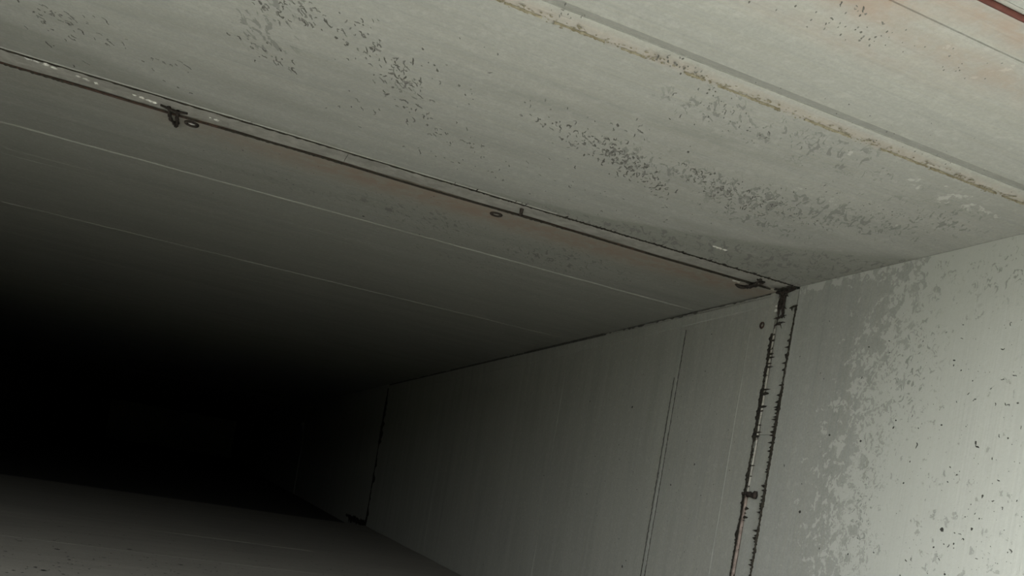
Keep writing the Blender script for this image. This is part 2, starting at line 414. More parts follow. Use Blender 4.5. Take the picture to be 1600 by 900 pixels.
CEILING_FLECKS = [
(-0.77,3.531,0.0122),(-0.595,3.543,0.0131),(-0.615,3.59,0.0133),(-0.778,3.501,0.0071),(-0.732,3.598,0.0103),(-0.697,3.583,0.0079),
(-0.696,3.713,0.0119),(-0.612,3.664,0.0073),(-0.714,3.569,0.0063),(-0.662,3.555,0.0079),(-0.56,3.56,0.0084),(-0.613,3.56,0.0113),
(-0.623,3.711,0.0114),(-0.56,3.548,0.0085),(-0.708,3.613,0.0073),(-0.634,3.599,0.0107),(-0.591,3.577,0.0088),(-0.717,3.686,0.0098),
(-0.708,3.647,0.0115),(-0.512,3.622,0.0064),(-0.703,3.482,0.0064),(-0.68,3.534,0.0106),(-0.668,3.584,0.0076),(-0.648,3.571,0.0119),
(-0.56,3.515,0.0088),(-0.727,3.644,0.012),(-0.595,3.636,0.0122),(-0.678,3.573,0.0133),(-0.634,3.608,0.0108),(-0.641,3.556,0.0131),
(-0.49,3.641,0.0086),(-0.435,3.675,0.0074),(-0.531,3.473,0.0075),(-0.298,3.697,0.0102),(-0.475,3.682,0.0107),(-0.431,3.591,0.0094),
(-0.336,3.693,0.0065),(-0.54,3.667,0.0072),(-0.48,3.508,0.0109),(-0.445,3.625,0.0095),(-0.377,3.749,0.0085),(-0.619,3.739,0.0126),
(-0.491,3.697,0.0082),(-0.64,3.605,0.007),(-0.655,3.767,0.0076),(-0.329,3.681,0.0091),(-0.707,3.735,0.0058),(-0.609,3.935,0.0106),(-0.715,3.895,0.01),
(-0.68,3.583,0.0099),(-0.706,3.874,0.007),(-0.791,3.76,0.0095),(-0.648,4.015,0.0092),(-0.624,3.72,0.0086),(-0.249,3.912,0.0065),(-0.252,3.634,0.0081),
(-0.298,3.881,0.0078),(-0.255,3.681,0.0083),(-0.227,3.651,0.009),(-0.21,3.724,0.0068),(-0.193,3.924,0.0088),(-0.344,3.788,0.0077),
(-0.279,3.703,0.008),(-0.342,3.697,0.0063),(-0.031,2.943,0.0108),(0.057,2.957,0.0073),(-0.008,2.988,0.0079),(0.008,2.934,0.0064),(0.024,2.972,0.0066),
(0.112,2.974,0.0075),(0.074,2.968,0.0096),(0.02,2.996,0.0106),(0.113,3.018,0.0063),(0.031,2.981,0.0092),(0.175,2.982,0.009),(0.151,2.958,0.0069),
(0.007,2.964,0.0104),(0.164,2.934,0.0092),(0.074,2.923,0.0088),(0.134,2.982,0.0104),(0.206,2.922,0.0105),(0.018,3.018,0.0063),(0.14,2.975,0.0107),
(0.139,2.983,0.0128),(0.031,2.989,0.0079),(0.069,3.037,0.0091),(0.185,2.93,0.0104),(0.105,3.038,0.0099),(0.027,2.981,0.0135),(0.015,2.971,0.0097),
(0.143,2.979,0.0095),(0.066,3.01,0.0124),(0.141,2.954,0.0082),(0.148,2.93,0.0079),(0.07,2.978,0.0135),(0.066,3,0.0098),(-0.004,2.943,0.0116),
(0.162,2.981,0.0084),(0.088,2.915,0.0089),(0.078,2.915,0.0094),(0.108,2.867,0.0068),(0.147,2.957,0.0139),(0.16,2.88,0.0066),(0.122,2.877,0.0109),
(0.092,2.869,0.0102),(0.158,2.891,0.0096),(0.139,2.894,0.0088),(0.133,2.902,0.0131),(0.098,2.881,0.0087),(0.115,2.835,0.0075),(0.078,2.93,0.0105),
(0.126,2.936,0.0113),(0.13,2.902,0.0084),(0.137,2.853,0.0115),(0.204,2.915,0.0142),(0.199,2.905,0.007),(0.137,2.891,0.0115),(0.189,2.888,0.0076),
(0.025,3.423,0.0061),(-0.042,3.254,0.0062),(0.001,3.276,0.0059),(0.006,3.304,0.0056),(-0.084,3.254,0.0106),(0.077,3.329,0.0072),(-0.05,3.254,0.011),
(0.008,3.303,0.0095),(0.092,3.35,0.0083),(0.069,3.24,0.0091),(0.036,3.364,0.0068),(-0.006,3.217,0.0061),(0.043,3.343,0.0098),(0.09,3.368,0.0093),
(0.112,3.322,0.0058),(0.095,3.336,0.0067),(0.052,3.234,0.0072),(0.017,3.272,0.0097),(0.055,3.294,0.0111),(-0.013,3.251,0.0059),(0.101,3.261,0.0103),
(0.095,3.345,0.0074),(0.162,3.387,0.0108),(0.141,3.387,0.0073),(0.16,3.333,0.0122),(0.102,3.391,0.0101),(0.109,3.353,0.0118),(0.143,3.374,0.0065),
(0.157,3.371,0.0129),(0.099,3.377,0.0063),(0.302,3.039,0.0109),(0.343,3.044,0.007),(0.391,3.037,0.009),(0.347,3.13,0.0074),(0.388,3.069,0.0075),
(0.379,3.06,0.0098),(0.459,3.025,0.009),(0.399,2.934,0.011),(0.293,3.045,0.0071),(0.332,2.932,0.011),(0.347,2.941,0.0076),(0.395,3,0.0068),
(0.329,3.156,0.009),(0.379,3.094,0.0084),(0.318,2.857,0.0071),(0.412,3.136,0.0132),(0.321,2.922,0.0131),(0.378,2.993,0.012),(0.361,3.01,0.0103),
(0.406,2.981,0.0088),(0.382,3.011,0.0129),(0.286,3.017,0.0067),(0.267,2.958,0.0068),(0.315,2.948,0.0068),(0.259,2.958,0.0048),(0.295,2.916,0.0073),
(0.21,3,0.0052),(0.258,2.969,0.0076),(0.316,2.87,0.0091),(0.266,2.946,0.0076),(0.172,2.954,0.0067),(0.148,2.855,0.0093),(0.262,3.02,0.0093),
(0.277,2.971,0.0064),(0.389,2.992,0.0092),(0.258,2.974,0.0051),(0.535,3.181,0.0094),(0.491,3.133,0.0067),(0.512,3.135,0.0078),(0.539,3.217,0.007),
(0.507,3.184,0.0118),(0.435,3.115,0.0111),(0.494,3.07,0.0095),(0.511,3.066,0.0133),(0.479,3.058,0.0083),(0.514,3.094,0.0072),(0.55,3.167,0.0082),
(0.493,3.108,0.0067),(0.496,3.072,0.0065),(0.546,3.161,0.0089),(0.532,3.028,0.0108),(0.554,3.223,0.009),(0.524,3.163,0.0106),(0.515,3.059,0.007),
(0.498,3.149,0.0115),(0.462,3.214,0.0122),(0.561,3.189,0.0131),(0.493,3.175,0.0095),(0.476,3.007,0.0102),(0.564,3.13,0.007),(0.514,3.09,0.0067),
(0.532,3.15,0.0105),(0.455,3.178,0.0092),(0.55,3.205,0.0078),(0.483,3.133,0.0118),(0.549,3.214,0.0081),(0.587,3.13,0.0126),(0.48,3.112,0.0073),
(0.518,3.086,0.0065),(0.542,3.178,0.0116),(0.533,3.125,0.0122),(0.533,3.247,0.0127),(0.448,3.08,0.0091),(0.568,3.153,0.0106),(0.561,3.212,0.0086),
(0.557,3.158,0.0091),(0.473,3.175,0.0092),(0.584,3.132,0.0131),(0.472,3.067,0.0102),(0.511,3.094,0.0107),(0.479,3.086,0.0084),(0.542,3.164,0.0089),
(0.5,3.317,0.0106),(0.63,3.522,0.0076),(0.588,3.338,0.0109),(0.476,3.227,0.0118),(0.512,3.251,0.0108),(0.563,3.336,0.0093),(0.623,3.328,0.0124),
(0.543,3.35,0.0058),(0.591,3.394,0.0102),(0.661,3.265,0.0099),(0.595,3.387,0.0104),(0.507,3.336,0.0083),(0.62,3.329,0.0078),(0.641,3.462,0.0118),
(0.685,3.445,0.011),(0.619,3.387,0.0096),(0.603,3.238,0.0107),(0.571,3.405,0.0093),(0.629,3.326,0.0077),(0.448,3.269,0.007),(0.636,3.366,0.0096),
(0.566,3.339,0.007),(0.515,3.315,0.0104),(0.591,3.339,0.009),(0.608,3.213,0.0079),(0.615,3.28,0.012),(0.839,3.585,0.0115),(0.753,3.513,0.0071),
(0.804,3.524,0.0068),(0.748,3.492,0.0109),(0.715,3.415,0.0112),(0.683,3.399,0.0122),(0.62,3.424,0.0064),(0.802,3.515,0.0071),(0.755,3.552,0.0104),
(0.764,3.485,0.0085),(0.715,3.499,0.0065),(0.715,3.482,0.0104),(0.63,3.524,0.0122),(0.893,3.536,0.0106),(0.784,3.532,0.009),(0.757,3.58,0.012),
(0.759,3.539,0.0091),(0.696,3.426,0.0097),(0.928,3.584,0.0105),(0.903,3.542,0.0078),(0.959,3.612,0.0057),(0.925,3.563,0.0082),(0.96,3.532,0.0076),
(0.927,3.532,0.0074),(0.916,3.538,0.01),(0.916,3.549,0.0068),(0.367,3.573,0.0067),(0.503,3.559,0.009),(0.363,3.584,0.0046),(0.487,3.731,0.0076),
(0.41,3.549,0.0061),(0.419,3.475,0.0071),(0.508,3.48,0.0073),(0.458,3.549,0.008),(0.326,3.636,0.0083),(0.491,3.507,0.0091),(0.375,3.406,0.0049),
(0.42,3.476,0.009),(0.532,2.891,0.006),(0.458,3.041,0.0056),(0.325,2.873,0.0048),(0.34,2.933,0.0059),(0.616,2.74,0.0047),(0.78,2.884,0.0086),
(0.301,2.891,0.0052),(0.7,2.74,0.004),(0.559,3.009,0.0055),(0.342,2.813,0.0075),(0.615,3.003,0.009),(0.35,2.873,0.0045),(0.244,2.85,0.0057),
(0.176,2.967,0.0089),(0.517,3.056,0.0055),(0.094,2.906,0.0047),(0.132,2.974,0.0042),(0.357,2.803,0.0062),(0.09,2.834,0.0042),(0.351,2.92,0.0059),
(0.393,2.934,0.0055),(0.178,2.997,0.0087),(0.308,3.034,0.0077),(0.753,2.752,0.0083),(0.409,2.981,0.0087),(0.627,2.941,0.0077),(0.213,2.919,0.0085),
(0.419,3.059,0.0083),(0.573,2.974,0.0066),(0.27,2.901,0.0062),(0.79,3.13,0.0051),(1.296,3.373,0.0048),(0.799,3.368,0.0069),(0.848,3.388,0.0064),
(0.545,3.269,0.0047),(0.86,3.415,0.0056),(0.759,3.06,0.0043),(1.085,3.149,0.0061),(0.755,3.115,0.0072),(0.284,3.182,0.0038),(0.578,3.098,0.0068),
(0.405,3.041,0.0046),(0.773,3.09,0.0039),(0.617,3.076,0.0039),(0.43,3.203,0.0075),(0.643,3.076,0.0064),(0.71,3.06,0.0069),(0.762,3.234,0.0037),
(0.596,2.974,0.0075),(0.582,3.151,0.0046),(0.895,3.475,0.0045),(0.91,3.164,0.004),(0.486,3.235,0.0065),(0.79,3.178,0.0058),(0.518,3.01,0.0061),
(1.117,3.102,0.0069),(1.047,3.135,0.0108),(1.018,3.101,0.0078),(1.053,3.009,0.007),(1.156,3.151,0.0074),(1.116,3.088,0.0091),(0.956,3.016,0.0059),
(1.075,3.067,0.0059),(0.987,3.045,0.0088),(1.271,3.163,0.0076),(1.008,3.056,0.0068),(1.089,3.16,0.0058),(1.205,3.156,0.0078),(1.107,3.107,0.0071),
(1.253,3.263,0.0101),(1.123,3.073,0.0059),(1.091,3.151,0.0054),(1.056,3.108,0.0059),(0.986,3.128,0.0111),(1.088,3.133,0.01),(1.429,3.21,0.0069),
(1.404,3.149,0.0095),(1.359,3.248,0.0135),(1.273,3.192,0.0101),(1.352,3.129,0.011),(1.348,3.133,0.0123),(1.259,3.167,0.0067),(1.371,3.132,0.0096),
(1.366,3.116,0.01),(1.365,3.273,0.0082),(1.189,3.202,0.0108),(1.371,3.195,0.0114),(1.278,3.14,0.0137),(1.365,3.192,0.0069),(1.224,3.209,0.0126),
(1.448,3.244,0.007),(1.235,3.151,0.0089),(1.462,3.185,0.0072),(1.267,3.112,0.0107),(1.203,3.121,0.0127),(1.345,3.136,0.0087),(1.319,3.14,0.0094),
(1.186,3.277,0.0072),(1.162,3.093,0.0117),(1.508,3.144,0.0086),(1.319,3.088,0.0094),(1.305,3.083,0.0088),(1.236,3.098,0.0115),(1.142,3.109,0.0075),
(1.303,3.168,0.0121),(1.233,3.053,0.0066),(1.204,3.163,0.0072),(1.52,3.329,0.0126),(1.421,3.287,0.0111),(1.268,3.237,0.008),(1.313,3.177,0.0111),
(1.152,3.132,0.01),(1.261,3.196,0.0117),(1.281,3.237,0.0119),(1.217,3.213,0.0067),(1.401,3.291,0.0074),(1.323,3.17,0.0119),(1.417,3.202,0.0095),
(1.282,3.098,0.0101),(1.469,3.168,0.012),(1.134,3.101,0.0108),(1.18,3.059,0.0108),(1.494,3.164,0.0136),(1.336,3.188,0.0088),(1.403,3.195,0.0069),
(1.313,3.172,0.0094),(1.348,3.27,0.0092),(1.534,3.294,0.0129),(1.253,3.13,0.0093),(1.243,3.196,0.0065),(1.197,3.212,0.0114),(1.326,3.088,0.0119),
(1.347,3.056,0.0121),(1.242,3.226,0.0111),(1.347,3.091,0.0096),(1.379,3.216,0.0081),(1.173,3.081,0.0077),(1.137,3.161,0.009),(1.443,3.205,0.009),
(1.385,3.203,0.0063),(1.406,3.214,0.007),(1.414,3.158,0.0134),(1.303,3.116,0.0131),(1.364,3.179,0.0063),(1.439,3.185,0.0119),(1.175,3.2,0.0096),
(1.369,3.115,0.0102),(1.399,3.221,0.0095),(1.299,3.125,0.0085),(1.302,3.144,0.0102),(1.41,3.258,0.0107),(1.469,3.212,0.0093),(1.331,3.29,0.012),
(1.337,3.262,0.0072),(1.271,3.168,0.011),(1.568,3.181,0.0066),(1.438,3.242,0.0096),(1.596,3.284,0.0096),(1.659,3.277,0.0081),(1.54,3.272,0.0085),
(1.555,3.21,0.007),(1.543,3.401,0.0069),(1.53,3.286,0.0113),(1.498,3.252,0.0127),(1.551,3.346,0.0096),(1.525,3.221,0.008),(1.555,3.298,0.0124),
(1.457,3.247,0.01),(1.512,3.16,0.0096),(1.406,3.165,0.0093),(1.504,3.262,0.0095),(1.532,3.193,0.009),(1.403,3.192,0.0076),(1.445,3.291,0.0066),
(1.683,3.31,0.013),(1.56,3.249,0.0109),(1.586,3.35,0.0065),(1.491,3.256,0.0087),(1.431,3.165,0.0126),(1.509,3.153,0.0126),(1.621,3.312,0.0086),
(1.478,3.219,0.0128),(1.512,3.345,0.0133),(1.567,3.207,0.0126),(1.56,3.235,0.0118),(1.449,3.165,0.0083),(1.613,3.304,0.0132),(1.504,3.277,0.0109),
(1.463,3.289,0.0096),(1.534,3.261,0.0123),(1.459,3.199,0.01),(1.418,3.207,0.0129),(1.485,3.179,0.0088),(1.469,3.217,0.0132),(1.624,3.256,0.0083),
(1.498,3.24,0.0079),(1.641,3.219,0.0079),(1.509,3.248,0.0072),(1.771,3.441,0.0086),(1.546,3.268,0.0071),(1.637,3.224,0.0131),(1.499,3.129,0.0082),
(1.592,3.289,0.0068),(1.663,3.342,0.0099),(1.586,3.238,0.0126),(1.515,3.142,0.0117),(1.56,3.185,0.0091),(1.45,3.22,0.0065),(1.585,3.322,0.0072),
(1.592,3.262,0.009),(1.583,3.21,0.0125),(1.443,3.147,0.0087),(1.506,3.286,0.011),(1.518,3.135,0.0085),(1.534,3.248,0.0106),(1.53,3.248,0.0085),
(1.569,3.289,0.0112),(1.45,3.217,0.0117),(1.704,3.401,0.0072),(1.383,3.191,0.0117),(1.39,3.268,0.0109),(1.491,3.214,0.0077),(1.452,3.269,0.007),
(1.467,3.177,0.0098),(1.376,3.237,0.0085),(1.406,3.214,0.0111),(1.546,3.298,0.0098),(1.394,3.189,0.0073),(1.462,3.28,0.0077),(1.744,3.329,0.0064),
(1.464,3.248,0.0065),(1.553,3.284,0.0092),(1.534,3.223,0.0089),(1.415,3.153,0.0064),(1.579,3.298,0.0129),(1.488,3.266,0.0098),(1.485,3.249,0.0112),
(1.445,3.164,0.0103),(1.407,3.07,0.0108),(1.624,3.255,0.0112),(1.548,3.345,0.009),(1.4,3.184,0.0112),(1.581,3.179,0.0115),(1.469,3.193,0.0108),
(1.491,3.226,0.0119),(1.604,3.325,0.0102),(1.408,3.128,0.0097),(1.571,3.205,0.0105),(1.583,3.23,0.0116),(1.544,3.23,0.012),(1.415,3.175,0.0121),
(1.523,3.207,0.0099),(1.385,3.178,0.0134),(1.464,3.114,0.0067),(1.439,3.328,0.0133),(1.474,3.177,0.012),(1.404,3.231,0.011),(1.527,3.15,0.0135),
(1.443,3.254,0.0111),(1.495,3.234,0.0134),(1.551,3.324,0.0066),(1.719,3.396,0.0083),(1.589,3.375,0.0081),(1.414,3.167,0.0129),(1.467,3.256,0.0082),
(1.686,3.335,0.0072),(1.746,3.375,0.012),(1.712,3.31,0.0081),(1.735,3.422,0.0098),(1.772,3.381,0.0083),(1.81,3.416,0.007),(1.638,3.381,0.0103),
(1.686,3.294,0.0133),(1.817,3.36,0.0094),(1.725,3.332,0.0136),(1.593,3.242,0.0123),(1.73,3.332,0.0097),(1.719,3.255,0.0074),(1.744,3.322,0.0085),
(1.757,3.361,0.0101),(1.656,3.354,0.0133),(1.649,3.347,0.012),(1.74,3.399,0.007),(1.877,3.555,0.0109),(1.602,3.329,0.0113),(1.632,3.332,0.0074),
(1.715,3.338,0.0093),(1.765,3.333,0.0088),(1.733,3.388,0.0099),(1.807,3.452,0.0098),(1.714,3.343,0.0129),(1.631,3.315,0.0116),(1.817,3.361,0.0132),
(1.663,3.318,0.0094),(1.665,3.263,0.0078),(1.288,2.953,0.0075),(1.389,2.961,0.0096),(1.371,2.906,0.0088),(1.625,2.961,0.0094),(0.966,2.99,0.0063),
(1.392,2.923,0.0096),(1.338,2.866,0.0084),(1.396,2.939,0.0082),(1.413,2.895,0.0047),(1.224,2.975,0.0056),(1.359,2.972,0.0067),(1.303,2.974,0.0099),
(1.009,2.946,0.0097),(1.603,2.912,0.0051),(1.436,2.975,0.0088),(1.095,2.94,0.0085),(1.189,2.964,0.0059),(1.305,2.944,0.0098),(1.383,2.918,0.0068),
(1.31,2.997,0.0074),(2.086,3.329,0.011),(1.973,3.2,0.0066),(1.789,3.13,0.0071),(1.945,3.293,0.0083),(1.788,3.203,0.0081),(1.919,3.147,0.0101),
(1.919,3.126,0.0089),(1.798,3.062,0.0064),(1.866,3.21,0.0054),(1.799,3.121,0.0068),(1.894,3.184,0.0094),(1.894,3.255,0.0094),(1.903,3.107,0.0066),
(1.917,3.174,0.0088),(1.8,3.136,0.0107),(1.732,3.114,0.0061),(1.854,3.123,0.009),(1.812,3.115,0.0069),(1.97,3.399,0.0093),(1.812,3.21,0.0093),
(1.905,3.214,0.0059),(1.756,3.139,0.0113),(1.695,3.09,0.0113),(1.812,3.192,0.0081),(1.889,3.291,0.0088),(2.136,3.315,0.0085),(1.791,3.086,0.0089),
(1.834,3.168,0.006),(1.807,3.112,0.006),(1.816,3.06,0.0099),(1.876,3.213,0.0099),(2.009,3.301,0.0095),(1.883,3.188,0.0089),(1.81,3.08,0.0113),
(2.015,3.315,0.0079),(1.8,3.156,0.0066),(1.765,3.16,0.0108),(1.768,3.133,0.0092),(1.781,3.13,0.0069),(1.789,3.115,0.0055),(1.97,3.247,0.0095),
(1.77,3.112,0.0103),(1.91,3.254,0.0099),(1.782,3.112,0.0107),(1.975,3.191,0.0105),(1.877,3.143,0.0102),(1.697,3.161,0.0073),(1.746,3.093,0.0113),
(1.904,3.255,0.006),(1.844,3.156,0.0105),(1.943,3.221,0.0111),(1.77,3.196,0.0074),(1.952,3.261,0.0113),(2.087,3.349,0.0107),(1.807,3.129,0.0097),
(1.897,3.115,0.0066),(1.649,3.074,0.0089),(1.945,3.224,0.0091),(1.883,3.184,0.0075),(1.961,3.279,0.0057),(1.912,3.175,0.0072),(1.933,3.168,0.0101),
(1.915,3.167,0.0087),(2.043,3.171,0.0059),(2.051,3.094,0.0053),(2.078,3.133,0.0105),(1.968,3.14,0.0059),(1.957,3.094,0.0081),(2.117,3.27,0.011),
(2.016,3.219,0.0113),(2.097,3.191,0.0064),(1.977,3.135,0.0082),(1.98,3.154,0.0089),(2.122,3.249,0.0086),(1.977,3.284,0.0061),(2.079,3.168,0.0073),
(2.149,3.235,0.0113),(2.066,3.318,0.0113),(1.996,3.161,0.0079),(2.134,3.245,0.0073),(2.215,3.291,0.0085),(2.096,3.256,0.0061),(2.171,3.247,0.0057),
(1.991,3.2,0.01),(2.188,3.349,0.0111),(2.083,3.175,0.011),(1.926,3.245,0.0081),(1.985,3.193,0.0099),(2.059,3.325,0.0096),(2.047,3.212,0.0069),
(2.026,3.242,0.0088),(2.146,3.195,0.0107),(2.136,3.158,0.0095),(1.684,3.074,0.0101),(1.989,3.231,0.011),(1.929,3.182,0.0071),(1.942,3.137,0.0111),
(2.316,3.172,0.0111),(2.093,3.206,0.0073),(2.02,3.119,0.0068),(2.136,3.228,0.006),(2.236,3.289,0.0064),(2.202,3.284,0.006),(2.022,3.109,0.0106),
(1.926,3.095,0.0069),(2.023,3.241,0.0076),(2.086,3.154,0.0102),(2.013,3.182,0.0065),(1.882,3.157,0.0067),(2.128,3.272,0.0081),(1.981,3.297,0.009),
(2.11,3.269,0.0084),(2.16,3.258,0.0056),(1.859,3.098,0.0108),(1.954,3.17,0.0087),(1.996,3.192,0.0086),(2.006,3.207,0.008),(2.024,3.111,0.0073),
(2.17,3.304,0.0086),(2.11,3.283,0.0077),(1.849,3.114,0.0075),(1.94,3.191,0.0093),(2.114,3.255,0.0109),(2.219,3.282,0.0068),(1.977,3.214,0.0067),
(2.321,3.361,0.0055),(2.234,3.287,0.0075),(2.226,3.317,0.0113),(2.204,3.31,0.0077),(2.159,3.189,0.0108),(2.185,3.142,0.0064),(2.191,3.135,0.0046),
(2.477,3.128,0.0074),(2.44,3.174,0.0091),(2.174,3.081,0.0064),(1.981,3.097,0.0066),(2.316,3.167,0.0089),(2.038,3.059,0.0049),(2.439,3.193,0.0063),
(2.183,3.177,0.008),(2.173,3.08,0.0063),(2.145,3.174,0.0065),(2.26,3.216,0.0089),(2.229,3.133,0.0075),(2.229,3.115,0.0086),(2.272,3.149,0.0073),
(2.211,3.207,0.0069),(2.264,3.097,0.0086),(2.373,3.251,0.0061),(2.442,3.235,0.007),(2.429,3.265,0.0066),(1.947,3.053,0.0058),(2.097,3.157,0.0056),
(1.95,3.161,0.0076),(2.335,3.238,0.0072),(2.213,3.227,0.006),(2.199,3.111,0.0083),(2.267,3.192,0.0058),(2.503,3.217,0.0091),(2.204,3.186,0.0085),
(2.251,3.125,0.0057),(2.191,3.167,0.0052),(2.223,3.179,0.0049),(2.142,3.143,0.0087),(2.373,3.126,0.0055),(2.19,3.115,0.0085),(2.15,3.212,0.0079),
(2.09,3.088,0.0059),(2.359,3.193,0.0089),(2.342,3.16,0.0057),(2.099,3.219,0.005),(2.269,3.164,0.0059),(2.156,3.109,0.0074),(2.142,3.167,0.0062),
(2.545,3.164,0.0078),(2.33,3.172,0.008),(2.069,3.175,0.0079),(2.472,3.223,0.0052),(2.45,3.212,0.0082),(2.275,3.21,0.0078),(2.286,3.216,0.0091),
(2.549,3.231,0.0086),(2.323,3.15,0.0052),(2.202,3.178,0.0087),(2.015,3.14,0.0066),(1.989,3.189,0.0048),(2.416,3.256,0.0071),(2.103,3.003,0.008),
(2.044,3.123,0.0068),(2.324,3.202,0.0087),(1.469,2.573,0.0063),(1.597,2.552,0.0056),(1.41,2.614,0.0063),(1.336,2.61,0.0074),(1.418,2.477,0.0064),
(1.593,2.638,0.0048),(1.709,2.719,0.0048),(1.441,2.461,0.0051),(1.546,2.572,0.0063),(1.417,2.521,0.006),(1.635,2.643,0.0071),(1.432,2.495,0.0058),
(1.553,2.563,0.0053),(1.53,2.579,0.0077),(1.379,2.509,0.0063),(1.499,2.499,0.0052),(1.435,2.705,0.008),(1.679,2.657,0.0065),(1.508,2.666,0.0049),
(1.41,2.498,0.0059),(1.702,2.596,0.0077),(1.443,2.523,0.0065),(1.621,2.614,0.0051),(1.438,2.593,0.0039),(1.457,2.6,0.0044),(1.501,2.604,0.0037),
(1.513,2.566,0.0073),(1.473,2.594,0.0054),(1.464,2.576,0.0059),(1.56,2.565,0.0066),(1.485,2.537,0.0052),(1.537,2.545,0.004),(1.63,2.703,0.0053),
(1.282,2.47,0.006),(1.592,2.638,0.0051),(1.177,2.439,0.0082),(1.193,2.409,0.0074),(1.21,2.429,0.0068),(1.257,2.437,0.0056),(1.232,2.426,0.0054),
(1.298,2.408,0.0054),(1.176,2.444,0.0061),(1.205,2.447,0.0051),(1.197,2.411,0.0069),(1.231,2.451,0.0047),(1.186,2.436,0.0039),(1.306,2.43,0.0073),
(1.238,2.387,0.0073),(1.275,2.416,0.0045),(1.341,2.437,0.0047),(1.245,2.435,0.0079),(1.273,2.435,0.0065),(1.233,2.421,0.0064),(1.173,2.432,0.0061),
(1.228,2.388,0.0076),(1.243,2.43,0.0059),(1.324,2.415,0.0059),(0.819,2.36,0.0061),(0.826,2.377,0.0062),(0.825,2.383,0.0067),(0.794,2.402,0.0041),
(0.878,2.366,0.0062),(0.885,2.365,0.0056),(0.825,2.395,0.0065),(0.878,2.381,0.0034),(0.843,2.391,0.0051),(0.855,2.398,0.0064),(0.717,2.393,0.0041),
(0.823,2.409,0.0064),(2.019,2.422,0.0037),(1.495,2.363,0.0044),(2.079,2.212,0.0035),(1.708,2.433,0.0047),(2.044,2.429,0.0047),(2.167,2.454,0.0033),
(1.802,2.285,0.005),(1.816,2.358,0.005),(2.443,2.443,0.0055),(2.111,2.432,0.0029),(2.477,2.346,0.0036),(2.012,2.209,0.0024),(2.15,2.454,0.0034),
(2.272,2.365,0.0035),(1.908,2.449,0.0055),(2.233,2.394,0.0052),(2.222,2.5,0.0036),(2.254,2.197,0.0038),(2.348,2.398,0.0046),(1.898,2.374,0.0036),
(2.352,2.38,0.0049),(2.027,2.472,0.0031),(1.904,2.3,0.0035),(1.999,2.303,0.0026),(1.722,2.304,0.0026),(2.113,2.582,0.0043),(2.047,2.418,0.0034),
(1.576,2.342,0.0044),(2.271,2.325,0.0026),(2.108,2.468,0.0028),(2.694,2.411,0.0052),(2.199,2.395,0.0054),(2.299,2.43,0.0032),(2.145,2.397,0.0039),
(2.051,2.342,0.0039),(2.568,2.458,0.0053),(2.142,2.274,0.0028),(2.024,2.348,0.0047),(2.276,2.594,0.0036),(1.915,2.282,0.0031),(1.509,3.647,0.0049),
(1.428,3.604,0.0076),(1.74,3.773,0.0052),(1.574,3.622,0.0081),(1.975,3.703,0.0045),(1.844,3.769,0.0053),(2.454,3.763,0.0057),(1.984,3.731,0.0083),
(1.501,3.391,0.0069),(1.758,3.751,0.0045),(1.368,3.45,0.0087),(1.799,3.464,0.0082),(1.865,3.774,0.005),(2.019,3.539,0.0051),(2.146,3.57,0.0052),
(1.838,3.472,0.0073),(1.869,3.535,0.0056),(1.583,3.598,0.0076),(1.618,3.643,0.0048),(2.141,3.737,0.0087),(1.688,3.405,0.007),(1.744,3.517,0.006),
(1.894,3.553,0.0073),(1.684,3.609,0.007),(1.245,3.445,0.0062),(1.351,3.647,0.0087),(0.956,3.511,0.0064),(0.829,3.598,0.0053),(1.687,3.842,0.0085),
(1.509,3.816,0.0067),(1.336,3.9,0.0056),(1.247,3.556,0.0049),(1.438,3.644,0.0047),(1.571,3.672,0.0043),(1.939,3.888,0.0054),(1.201,3.599,0.0042),
(1.446,3.662,0.0089),(1.152,3.709,0.0044),(1.103,3.608,0.0051),(1.014,3.769,0.0059),(1.137,3.655,0.0069),(1.977,3.695,0.0088),(1.009,3.634,0.0061),
(1.168,3.529,0.0077),(1.113,3.73,0.0078),(1.513,3.76,0.0054),(1.702,3.896,0.0057),(1.271,3.636,0.0087),(0.945,3.739,0.0047),(0.848,3.581,0.0056),
(1.583,1.968,0.0052),(1.446,1.973,0.0038),(1.522,1.956,0.003),(1.537,1.928,0.0041),(1.326,1.966,0.0054),(1.606,1.991,0.0058),(1.438,1.953,0.004),
(1.807,1.898,0.0052),(1.219,2.026,0.0057),(1.4,1.991,0.0048),(1.564,1.977,0.0046),(1.298,2.012,0.0055),(1.541,1.956,0.0058),(1.455,2.002,0.0053),
(1.588,1.949,0.0053),(1.469,1.957,0.0047),(1.478,1.974,0.0032),(1.519,1.943,0.0041),(1.443,1.956,0.0032),(1.413,2.024,0.005),(1.443,1.982,0.006),
(1.562,1.968,0.0053),(1.595,1.936,0.0039),(1.386,1.956,0.0046),(1.434,1.953,0.0045),(1.536,2.01,0.0032),(1.637,1.964,0.0029),(1.491,1.96,0.0042),
(1.509,1.999,0.0048),(1.568,1.989,0.006),(1.015,3.826,0.0051),(0.923,3.798,0.0089),(0.942,3.786,0.0083),(0.755,3.781,0.0085),(1.177,3.843,0.0075),
(0.801,3.753,0.0049),(0.742,3.763,0.0072),(0.871,3.779,0.0078),(1.082,3.772,0.007),(0.823,3.928,0.0053),(1.134,3.826,0.0064),(0.755,3.784,0.0088),
(0.692,3.794,0.0079),(1.378,3.798,0.0083),(0.96,3.868,0.0044),(0.854,3.625,0.0071),(1.103,3.767,0.0085),(1.005,3.657,0.0065),(0.84,3.797,0.0089),
(1.168,3.823,0.0072),(1.484,1.898,0.0054),(1.491,1.884,0.0057),(1.403,1.879,0.0083),(1.457,1.882,0.0068),(1.387,1.879,0.0046),(1.448,1.911,0.0055),
(1.473,1.879,0.0072),(1.547,1.886,0.0085),(1.48,1.883,0.0078),(1.466,1.887,0.0043),(1.333,1.877,0.0041),(1.452,1.872,0.0061),(1.873,1.925,0.0032),
